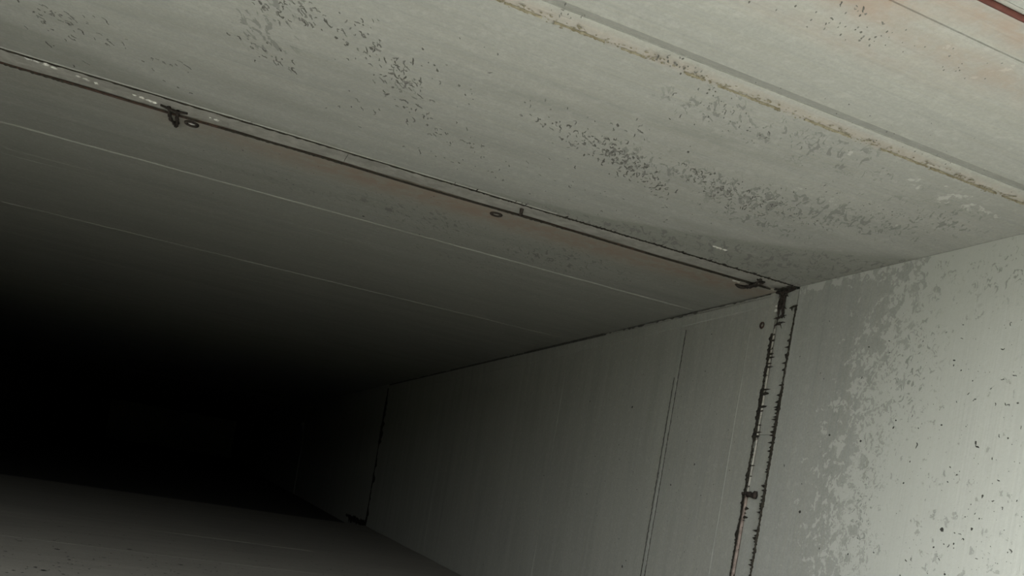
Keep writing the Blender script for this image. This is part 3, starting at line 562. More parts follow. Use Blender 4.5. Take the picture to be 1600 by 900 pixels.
(1.932,1.956,0.0038),(1.886,1.933,0.0034),(1.939,1.838,0.0039),(1.863,1.905,0.0024),(1.723,1.905,0.0039),(1.592,1.912,0.0042),(1.785,1.865,0.0034),
(1.616,1.929,0.0021),(1.882,1.943,0.003),(1.6,1.967,0.003),(1.624,1.877,0.0039),(1.838,1.949,0.0032),(1.698,1.918,0.0025),(1.854,1.96,0.0039),
(1.698,1.959,0.0031),(1.662,1.926,0.0028),(1.911,1.862,0.0022),(1.974,1.922,0.0031),(1.606,1.907,0.0034),(2.605,2.86,0.006),(2.573,2.904,0.0041),
(2.166,2.925,0.0052),(2.657,2.864,0.0043),(2.243,2.892,0.0055),(2.443,2.897,0.0058),(2.524,2.869,0.0059),(2.862,2.849,0.0052),(2.554,2.906,0.004),
(2.281,2.873,0.0059),(2.803,2.922,0.0041),(2.684,2.877,0.0034),(2.593,2.892,0.0065),(2.446,2.969,0.0047),(2.38,2.904,0.0064),(2.929,2.978,0.006),
(2.565,2.864,0.0065),(2.286,2.862,0.005),(2.149,2.979,0.0067),(2.631,2.866,0.0049),(2.44,2.866,0.0061),(2.491,2.864,0.004),(2.192,2.834,0.0065),
(2.664,2.975,0.0053),(2.496,2.922,0.0034),(1.831,2.675,0.0037),(1.757,2.723,0.0039),(1.746,2.717,0.0071),(1.513,2.745,0.0055),(1.896,2.626,0.0067),
(1.736,2.61,0.0065),(1.639,2.759,0.0047),(1.733,2.656,0.0071),(1.735,2.73,0.0062),(1.537,2.688,0.0038),(1.691,2.656,0.0052),(1.67,2.631,0.005),
(2.009,2.758,0.0058),(1.516,2.66,0.006),(1.617,2.719,0.0047),(1.532,2.597,0.0051),(1.333,2.629,0.0057),(1.76,2.666,0.0066),(1.56,2.631,0.0055),
(1.679,2.694,0.0034),(1.723,2.642,0.0055),(1.417,2.765,0.0063),]
NEAR_WALL_PITS = [
(2.818,1.187,0.02),(2.75,1.177,0.008),(2.671,1.203,0.012),(3.742,1.183,0.016),(3.616,1.597,0.01),(2.722,1.567,0.012),(2.701,1.546,0.01),
(2.905,1.935,0.01),(2.904,1.912,0.007),(3.317,2.062,0.006),(3.073,1.375,0.01),(3.387,1.569,0.011),(3.934,1.417,0.006),(2.573,1.588,0.008),
(2.79,1.427,0.009),(2.699,1.151,0.008),(3.345,1.007,0.009),(3.182,1.037,0.008),(3.038,1.564,0.01),(3.191,1.635,0.01),(3.182,1.669,0.008),
(2.661,1.737,0.008),(2.556,1.732,0.008),(3.041,1.631,0.006),(3.459,1.884,0.006),(3.958,2.04,0.007),(3.732,1.901,0.006),(3.55,1.009,0.007),
(3.535,1.34,0.006),(3.765,1.333,0.006),(2.988,1.032,0.008),(2.796,1.124,0.008),(2.747,1.131,0.009),(2.484,1.142,0.009),(2.643,1.25,0.006),
(2.713,1.25,0.006),(2.646,1.343,0.012),(2.79,1.837,0.006),(3.296,2.003,0.007),(2.971,2.072,0.005),(3.174,1.401,0.0017),(2.629,1.978,0.0032),
(3.1,2.04,0.0033),(3.409,1.334,0.0018),(3.471,1.172,0.0032),(2.57,1.392,0.0026),(3.37,0.897,0.002),(3.004,2.184,0.002),(3.028,1.617,0.0022),
(3.347,2.24,0.0026),(3.359,2.113,0.0021),(2.787,1.294,0.0022),(3.553,1.401,0.0025),(2.946,1,0.0021),(3.15,2.198,0.0016),(3.578,2.031,0.0017),
(3.468,0.993,0.0025),(3.046,1.505,0.0019),(2.583,1.319,0.0022),(3.942,2.352,0.0014),(2.898,2.163,0.0022),(3.062,1.75,0.0019),(2.467,1.088,0.0029),
(2.887,1.03,0.0028),(3.536,2.093,0.0016),(3.654,1.742,0.0026),(3.591,2.184,0.002),(3.002,1.105,0.0032),(2.734,1.869,0.003),(3.319,1.466,0.0024),
(3.402,1.526,0.0018),(2.768,1.901,0.0029),(3.65,2.297,0.0022),(2.589,1.434,0.0018),(3.088,1.802,0.0027),(3.44,2.045,0.0034),(3.858,2.134,0.002),
(3.256,1.511,0.0023),(3.426,1.123,0.0028),(3.604,2.058,0.0015),(2.999,1.413,0.0028),(3.294,1.089,0.0032),(3.191,2.085,0.0017),(2.897,2.12,0.0026),
(2.912,2.178,0.0016),(3.423,1.667,0.0031),(2.73,1.716,0.0013),(3.081,1.977,0.0019),(2.614,1.83,0.0021),(2.74,1.074,0.0014),(2.898,1.386,0.0016),
(3.678,1.824,0.002),(2.703,1.036,0.0027),(3.004,0.956,0.0032),(3.135,1.623,0.0024),(3.563,1.375,0.0028),(3.058,1.476,0.0032),(2.855,1.355,0.0031),
(2.785,1.637,0.0033),(2.645,2.072,0.0034),(3.392,1.058,0.0026),(2.759,1.768,0.0019),(3.63,2.131,0.0015),(3.408,1.138,0.0024),(2.537,1.042,0.0022),
(3.373,1.037,0.0015),(2.941,1.155,0.0016),(3.317,1.376,0.0015),(2.582,1.306,0.0025),(2.811,2.02,0.0031),(3.032,1.732,0.003),(3.235,2.192,0.0028),
(3.704,1.488,0.0018),(3.188,1.69,0.0028),(2.92,1.768,0.0018),(2.829,2.113,0.0025),(2.751,1.434,0.0014),(3.601,1.375,0.0029),(2.771,1.007,0.0028),
(3.02,1.004,0.0018),(3.641,1.74,0.0014),(2.957,1.543,0.0017),(2.923,1.623,0.0028),(2.646,1.24,0.0027),(3.597,1.474,0.0027),(3.514,1.763,0.0024),
(3.493,2.171,0.0019),(3.084,1.232,0.0034),(2.569,1.142,0.0033),(3.003,1.434,0.0014),(2.71,1.191,0.002),(3.021,2.097,0.0032),(3.153,1.638,0.0018),
(2.533,1.079,0.0022),(3.079,1.858,0.0028),(2.818,1.168,0.0013),(2.922,1.004,0.0014),(2.929,1.739,0.0015),(3.181,0.974,0.0017),(2.983,1.123,0.0015),
(3.714,1.428,0.0026),(3.605,1.092,0.0029),(2.999,1.908,0.0032),(3.279,0.91,0.0024),(2.58,1.536,0.0026),(2.572,1.658,0.002),(2.433,1.049,0.0016),
(2.584,1.291,0.0017),(3.56,2.213,0.003),(3.536,1.102,0.003),(2.596,2.029,0.003),(3.79,2.163,0.0031),(3.478,1.249,0.0034),(3.093,1.684,0.0032),
(2.766,1.008,0.0027),(3.249,2.191,0.0032),(2.838,2.024,0.0027),(3.38,1.665,0.0016),(3.661,1.628,0.0028),(2.717,1.173,0.0032),(2.821,1.889,0.0029),
(2.867,2.055,0.0013),(2.66,1.967,0.0031),(2.57,1.679,0.0024),(3.821,2.219,0.0031),(2.961,1.886,0.0017),(3.569,1.2,0.0019),(3.584,1.116,0.002),
(3.49,1.488,0.0021),(3.03,1.637,0.0024),(3.364,1.581,0.0033),(3.475,1.695,0.0023),(3.157,1.789,0.0026),(2.642,1.991,0.0022),(2.626,2.16,0.0027),
(3.221,1.576,0.0028),(3.521,2.197,0.0026),(2.523,1.638,0.0032),(2.985,1.359,0.0027),(2.703,1.41,0.0027),(2.859,1.887,0.0031),(2.916,1.583,0.0026),
(3.333,1.936,0.0032),(3.493,1.782,0.0025),(3.168,2.118,0.0019),(2.825,2.024,0.0023),(3.758,2.212,0.0033),(3.136,1.625,0.0015),(3.52,1.558,0.0032),
(2.583,1.701,0.0024),(3.328,1.127,0.0016),(3.405,2.009,0.0028),(2.645,1.655,0.002),(2.671,2.052,0.0029),(3.172,1.047,0.0018),(2.552,1.191,0.002),
(3.416,1.397,0.0015),(3.006,1.827,0.0027),(3.549,1.312,0.0019),(2.899,1.31,0.0016),(3.219,1.298,0.0027),(2.713,2.139,0.0021),(3.137,1.082,0.0023),
(3.382,2.051,0.0022),(3.41,2.246,0.0026),(2.631,1.694,0.0022),(2.524,1.078,0.0033),(2.836,1.97,0.0021),(3.174,1.186,0.0029),(2.764,1.998,0.0018),
(2.541,1.767,0.0025),(3.083,1.303,0.0013),(2.604,1.119,0.0027),(3.189,1.329,0.0017),(2.667,1.239,0.0025),(2.71,1.359,0.0029),(2.541,1.295,0.0032),
(2.901,2.099,0.0017),(2.68,2.066,0.0031),(2.88,2.027,0.0031),(2.863,1.932,0.002),(2.804,1.435,0.0025),(2.688,1.799,0.0031),(2.464,1.201,0.0022),
(3.398,1.581,0.0021),(2.953,2.099,0.0019),(3.772,2.143,0.0019),(2.923,1.224,0.0021),(2.612,1.59,0.0033),(3.322,1.821,0.0016),(2.692,1.478,0.0033),
(2.983,1.252,0.0016),(2.661,2.082,0.0017),(2.603,2.078,0.0033),(2.6,2.085,0.0022),(2.605,1.05,0.0024),(2.608,1.673,0.0029),(3.618,1.354,0.0017),
(2.839,1.849,0.0014),(3.191,1.939,0.0024),(3.804,1.681,0.0018),(3.2,1.436,0.0028),(3.093,1.677,0.0019),(2.857,1.291,0.0018),(3.511,1.294,0.0019),
(2.737,1.522,0.0015),(3.132,1.021,0.003),(2.747,0.997,0.0034),(2.635,1.156,0.0023),(2.653,1.834,0.0033),(2.454,1.238,0.0033),(2.789,1.371,0.0015),
(2.884,2.092,0.0032),(2.614,1.156,0.0028),(3.318,1.443,0.0023),(2.603,1.476,0.0022),(2.727,1.256,0.0026),(3.171,1.365,0.0025),(3.693,1.917,0.0016),
(3.142,2.09,0.0029),(3.034,2.045,0.0028),(2.828,2.15,0.0028),(2.976,1.084,0.0032),(2.832,1.226,0.0017),(2.723,1.351,0.0029),(3.188,1.933,0.0021),
(3.462,1.355,0.0027),(2.832,1.238,0.0019),(2.846,1.224,0.0026),(3.574,1.889,0.0019),(3.245,1.337,0.0021),(3.312,0.974,0.0025),(2.604,1.666,0.0015),
(3.528,0.995,0.0014),(3.627,1.439,0.0022),(3.781,1.819,0.0025),(3.562,1.76,0.0018),(2.941,1.102,0.0025),(2.678,1.218,0.0013),(3.514,1.128,0.0023),
(3.056,1.119,0.0018),(2.996,1.207,0.0028),(3.762,1.938,0.0031),(2.939,1.714,0.0032),(2.916,1.113,0.0019),(2.941,1.736,0.0013),(2.856,1.568,0.002),
(3.321,1.697,0.0026),(2.486,1.336,0.0033),(3.461,2.246,0.0016),(2.752,2.061,0.0029),(2.453,1.273,0.0023),(3.35,1.117,0.0017),(3.786,1.611,0.0032),
(2.502,1.572,0.0014),(3.111,1.663,0.0027),(3.238,1.708,0.0031),(2.764,1.883,0.0024),(3.713,1.576,0.0013),(2.919,1.723,0.0032),(2.807,1.777,0.0035),
(2.801,1.407,0.0035),(2.8,1.432,0.0017),(2.947,1.876,0.0029),(2.813,1.735,0.0025),(2.958,1.011,0.0038),(2.766,0.998,0.0035),(2.779,1.644,0.0034),
(2.52,1.215,0.0028),(2.591,1.722,0.0036),(2.565,1.879,0.002),(2.618,1.308,0.002),(2.954,1.03,0.0041),(2.598,1.862,0.0035),(2.804,1.585,0.0024),
(2.649,1.56,0.002),(3.135,1.911,0.0027),(2.61,1.399,0.0041),(2.474,1.128,0.003),(2.703,1.284,0.0032),(2.936,1.408,0.0028),(2.754,1.473,0.0029),
(2.722,1.637,0.002),(2.442,1.256,0.0023),(2.521,1.219,0.0024),(2.937,1.754,0.0016),(2.818,1.067,0.0041),(2.591,1.04,0.0017),(2.638,1.037,0.0023),
(2.953,1.028,0.0032),(2.582,1.842,0.0037),(2.635,1.133,0.0024),(3.011,1.319,0.0025),(3.028,1.798,0.0018),(2.639,1.214,0.0018),(2.87,1.145,0.0022),
(2.755,1.756,0.0037),(2.776,1.849,0.0025),(2.699,1.707,0.0019),(2.902,1.922,0.0017),(3.025,1.652,0.0037),(2.551,1.562,0.0035),(2.492,1.056,0.0022),
(2.569,1.113,0.0035),(2.961,1.123,0.0036),(2.776,1.894,0.0018),(3.042,1.397,0.0031),(2.923,1.127,0.0026),(2.95,1.369,0.0023),(2.978,1.74,0.0036),
(3.049,1.716,0.002),(2.624,1.305,0.0027),(3.058,1.936,0.004),(2.771,1.876,0.0032),(2.615,1.735,0.004),(2.961,1.513,0.0027),(2.502,1.488,0.0035),
(2.663,1.665,0.0028),(2.803,1.62,0.0021),(2.855,0.987,0.004),(2.855,0.981,0.0025),(2.61,1.497,0.0028),(2.881,1.91,0.0029),(2.814,1.058,0.0032),
(2.813,1.138,0.0031),(2.631,1.25,0.0035),(2.846,1.105,0.0035),(2.563,1.252,0.0022),(2.453,1.275,0.0039),(2.915,1.645,0.0039),(2.45,1.301,0.002),
(2.866,1.415,0.0016),(2.831,1.394,0.004),(2.575,1.116,0.0021),(2.593,1.721,0.0022),(2.705,1.7,0.0016),(2.713,1.868,0.0032),(2.989,1.446,0.0039),
(2.852,1.743,0.0039),(2.526,1.492,0.0035),(2.999,1.932,0.0022),(2.643,1.207,0.002),(3.009,1.655,0.0023),(2.789,1.224,0.0025),(2.586,1.33,0.0039),
(2.615,1.039,0.0026),(2.778,1.744,0.0021),(2.769,1.127,0.0039),(2.801,1.6,0.0024),(2.717,1.501,0.0041),(2.576,1.41,0.0043),(2.596,1.091,0.0029),
(2.544,1.452,0.0037),(2.831,1.459,0.0034),(2.702,1.254,0.0027),(2.695,1.305,0.0042),(2.631,1.508,0.0032),(2.486,1.091,0.0029),(2.743,1.114,0.0058),
(2.617,1.086,0.0044),(2.533,1.578,0.0023),(2.513,1.358,0.0026),(2.582,1.599,0.0029),(2.52,1.214,0.0041),(2.58,1.285,0.0032),(2.671,1.264,0.0031),
(2.488,1.128,0.0045),(2.778,1.442,0.0044),(2.66,1.387,0.0023),(2.682,1.397,0.0027),]
FAR_WALL_PITS = [
(5.803,1.807,0.016),(7.266,1.214,0.012),(6.559,1.877,0.009),(6.208,1.876,0.007),(5.916,1.516,0.008),(5.866,1.404,0.008),(6.289,1.417,0.008),
(6.324,1.106,0.007),(5.074,1.252,0.01),(4.518,1.627,0.006),(4.887,2.02,0.007),(4.886,2.267,0.007),(5.548,0.624,0.014),(5.506,0.672,0.008),
(5.666,0.813,0.007),(7.329,1.886,0.008),(7.353,2.05,0.005),(4.829,1.4,0.01),(4.577,1.284,0.007),(4.696,1.207,0.007),(4.434,1.379,0.006),
(6.077,0.949,0.006),(5.523,1.193,0.006),(8.471,0.216,0.009),(6.558,0.433,0.008),(8.061,1.91,0.006),(7.622,1.747,0.006),(5.949,1.992,0.005),
(4.477,1.708,0.004),(5.134,1.719,0.0038),(4.967,1.224,0.0036),(6.892,1.718,0.003),(5.761,1.456,0.0026),(7.316,0.291,0.0031),(4.427,0.865,0.0025),
(7.252,1.789,0.002),(6.783,1.07,0.0041),(7.085,1.218,0.0039),(4.925,1.098,0.0043),(7.916,2.015,0.0042),(5.79,0.986,0.0042),(4.781,1.071,0.0033),
(4.473,1.154,0.0034),(4.795,1.581,0.003),(5.166,0.641,0.0026),(6.833,2.016,0.004),(5.81,1.358,0.0031),(6.173,1.17,0.0025),(5.996,1.901,0.0035),
(5.779,1.466,0.0029),(4.907,1.733,0.0036),(4.434,1.553,0.0033),(5.125,1.354,0.0043),(4.675,1.729,0.0035),(5.837,1.39,0.0039),(7.189,1.691,0.0027),
(6.063,1.623,0.0029),(4.386,1.228,0.0029),(7.399,0.99,0.0038),(5.715,2.052,0.0038),(4.775,1.274,0.004),(6.353,1.509,0.0028),(4.789,1.026,0.0036),
(5.795,1.656,0.0049),(7.795,1.105,0.0029),(4.602,0.745,0.0038),(5.144,1.781,0.005),(5.683,0.735,0.0021),(6.241,0.963,0.0025),(8.211,1.6,0.0041),
(4.759,1.795,0.0038),(4.515,1.028,0.0039),(5.904,1.765,0.0028),(5.6,1.641,0.0041),(6.653,1.063,0.0026),(4.942,0.812,0.0047),(5.767,0.636,0.0024),
(6.254,1.673,0.0032),(7.888,1.53,0.0038),(4.955,1.436,0.0048),(5.037,1.007,0.0045),(6.103,0.864,0.0034),(6.446,0.997,0.0041),(7.602,0.813,0.0049),
(7.484,0.358,0.0033),(4.505,1.516,0.0034),(5.3,1.641,0.0027),(5.279,1.586,0.0021),(6.282,0.617,0.0042),(7.307,1.242,0.0038),(6.854,0.679,0.0049),
(5.065,0.937,0.0032),(6.614,0.97,0.0046),(5.13,1.861,0.005),(4.456,1.128,0.0026),(7.43,2.019,0.0043),(5.298,0.609,0.0025),(6.391,1.683,0.0046),
(4.792,1.047,0.0035),(6.716,1.471,0.0023),(4.991,1.205,0.0036),(4.757,1.872,0.0039),(7.673,1.747,0.004),(5.475,0.76,0.0027),(6.332,1.513,0.0029),
(5.222,1.589,0.0032),(5.018,1.963,0.004),(5.782,1.467,0.0033),(7.424,1.995,0.0042),(6.573,1.74,0.0026),(5.188,1.054,0.0038),(8.002,1.357,0.0032),
(6.902,0.819,0.0032),(4.683,1.376,0.0027),(4.798,1.975,0.003),(6.496,1.988,0.0039),(6.209,0.547,0.0047),(8.141,1.883,0.004),(5.18,1.746,0.003),
(6.107,0.967,0.0049),(5.242,1.466,0.0048),(5.348,1.075,0.0047),(8.145,2.071,0.0022),(6.289,0.486,0.0041),(6.174,1.134,0.0033),(5.849,1.569,0.0048),
(5.137,1.996,0.0038),(4.494,1.527,0.0024),(7.752,1.162,0.0031),(5.453,1.054,0.0033),(5.307,1.197,0.0037),(5.817,1.791,0.0028),(4.95,0.735,0.0023),
(7.823,1.341,0.0048),(4.698,1.747,0.0038),(7.388,0.65,0.0022),(4.49,1.565,0.0029),(6.583,1.982,0.0031),(7.29,2.178,0.0034),(4.605,1.026,0.0036),
(7.416,1.341,0.0028),(5.643,0.727,0.0026),(5.617,1.379,0.0033),(7.308,0.442,0.0047),(6.623,0.629,0.0034),(4.719,1.628,0.0022),(4.383,1.56,0.0021),
(6.996,1.589,0.0045),(4.463,1.672,0.0024),(7.007,0.35,0.0034),(7.494,1.635,0.0035),(5.278,1.294,0.0043),(5.716,0.781,0.0041),(5.565,1.96,0.003),
(6.35,0.647,0.0046),(4.987,1.098,0.0024),(8.427,2.153,0.0033),(6.226,0.461,0.0023),(5.403,1.63,0.0025),(4.633,0.938,0.0034),(5.996,1.953,0.0038),
(4.774,0.832,0.0045),(4.907,1.791,0.0048),(7.804,1.786,0.0036),(4.977,1.156,0.0038),(5.076,1.494,0.0021),(6.52,1.152,0.0042),(6.041,1.228,0.0046),
(5.338,1.373,0.0032),(7.592,1.506,0.0049),(5.709,1.386,0.004),(6.877,1.382,0.0027),(5.62,1.317,0.0044),(4.966,1.553,0.005),(5.55,1.506,0.0025),
(8.142,1.54,0.0038),(6.909,1.971,0.0034),(7.585,1.817,0.0035),(5.081,1.585,0.0041),(6.674,1.943,0.0044),(5.156,1.119,0.0042),(5.918,2.03,0.0024),
(5.491,1.092,0.0021),(4.803,0.788,0.0038),(4.584,1.386,0.0043),(7.904,1.165,0.0042),(4.651,0.799,0.0032),(7.577,0.753,0.005),(7.781,0.861,0.0048),
(6.42,1.089,0.0038),(5.907,0.629,0.0023),(6.92,0.811,0.0043),(5.58,0.752,0.0026),(7.087,2.15,0.0045),(6.422,1.102,0.0034),]
FAR_CEILING_PITS = [
(0.75,5.033,0.015),(1.1,5.088,0.007),(0.979,4.336,0.0049),(0.722,4.543,0.0039),(1.977,5.047,0.0047),(1.669,5.544,0.0041),(2.331,4.438,0.003),
(-0.067,4.761,0.0054),(1.725,4.952,0.0034),(1.795,5.592,0.0058),(1.261,4.983,0.0059),(0.325,4.803,0.0059),(2.601,5.251,0.0035),(1.55,4.836,0.0051),
(0.867,4.907,0.0065),(1.361,5.058,0.0053),(1.683,4.76,0.0034),(0.393,4.514,0.0045),(0.045,4.476,0.0056),(-0.031,4.525,0.0039),(0.965,4.899,0.0051),
(2.381,5.208,0.0039),(1.022,4.411,0.0037),(1.784,5.604,0.0038),(0.21,4.376,0.0044),(0.468,5.263,0.0051),(2.738,4.343,0.0042),(1.777,4.897,0.0065),
(2.689,4.381,0.0034),(1.597,4.7,0.0057),(1.908,5.545,0.0037),(0.911,5.642,0.0042),(1.46,4.508,0.0043),(0.715,5.414,0.0051),(0.399,4.39,0.0045),
(1.835,5.439,0.0049),(1.187,4.495,0.0031),(2.586,4.603,0.006),(0.561,4.879,0.0045),(-0.041,4.935,0.0054),(0.284,4.745,0.0059),(1.744,4.971,0.005),
(1.791,5.274,0.0049),(2.649,4.837,0.005),(1.975,5.538,0.0034),(0.75,4.549,0.0051),(1.686,5.305,0.0043),(1.925,4.922,0.0046),(1.747,4.946,0.0054),
(1.77,4.836,0.0063),(0.119,4.834,0.0053),(-0.045,5.811,0.0032),(1.663,4.603,0.0034),(0.238,5.116,0.0041),(1.284,4.882,0.0041),(-0.134,4.652,0.006),
(0.633,5.688,0.0043),(0.308,4.504,0.004),(2.412,4.85,0.0058),(0.475,5.069,0.0049),(2.082,4.609,0.0063),(1.435,4.796,0.0032),(0.223,4.658,0.0047),
(2.89,4.763,0.0033),(-0.14,4.97,0.0058),(1.987,5.232,0.0048),(1.609,4.852,0.0049),(1.022,5.282,0.0036),(1.102,5.2,0.0042),(2.092,4.554,0.0033),
(1.768,5.146,0.0057),(1.697,5.104,0.0058),(2.78,4.334,0.0033),(0.973,4.365,0.005),(1.058,5.408,0.0033),(2.114,5.636,0.0039),(2.757,4.949,0.0043),
(1.971,5.012,0.0059),(0.249,5.424,0.0052),(-0.067,5.397,0.006),(2.006,5.734,0.0034),(2.195,5.816,0.0052),]
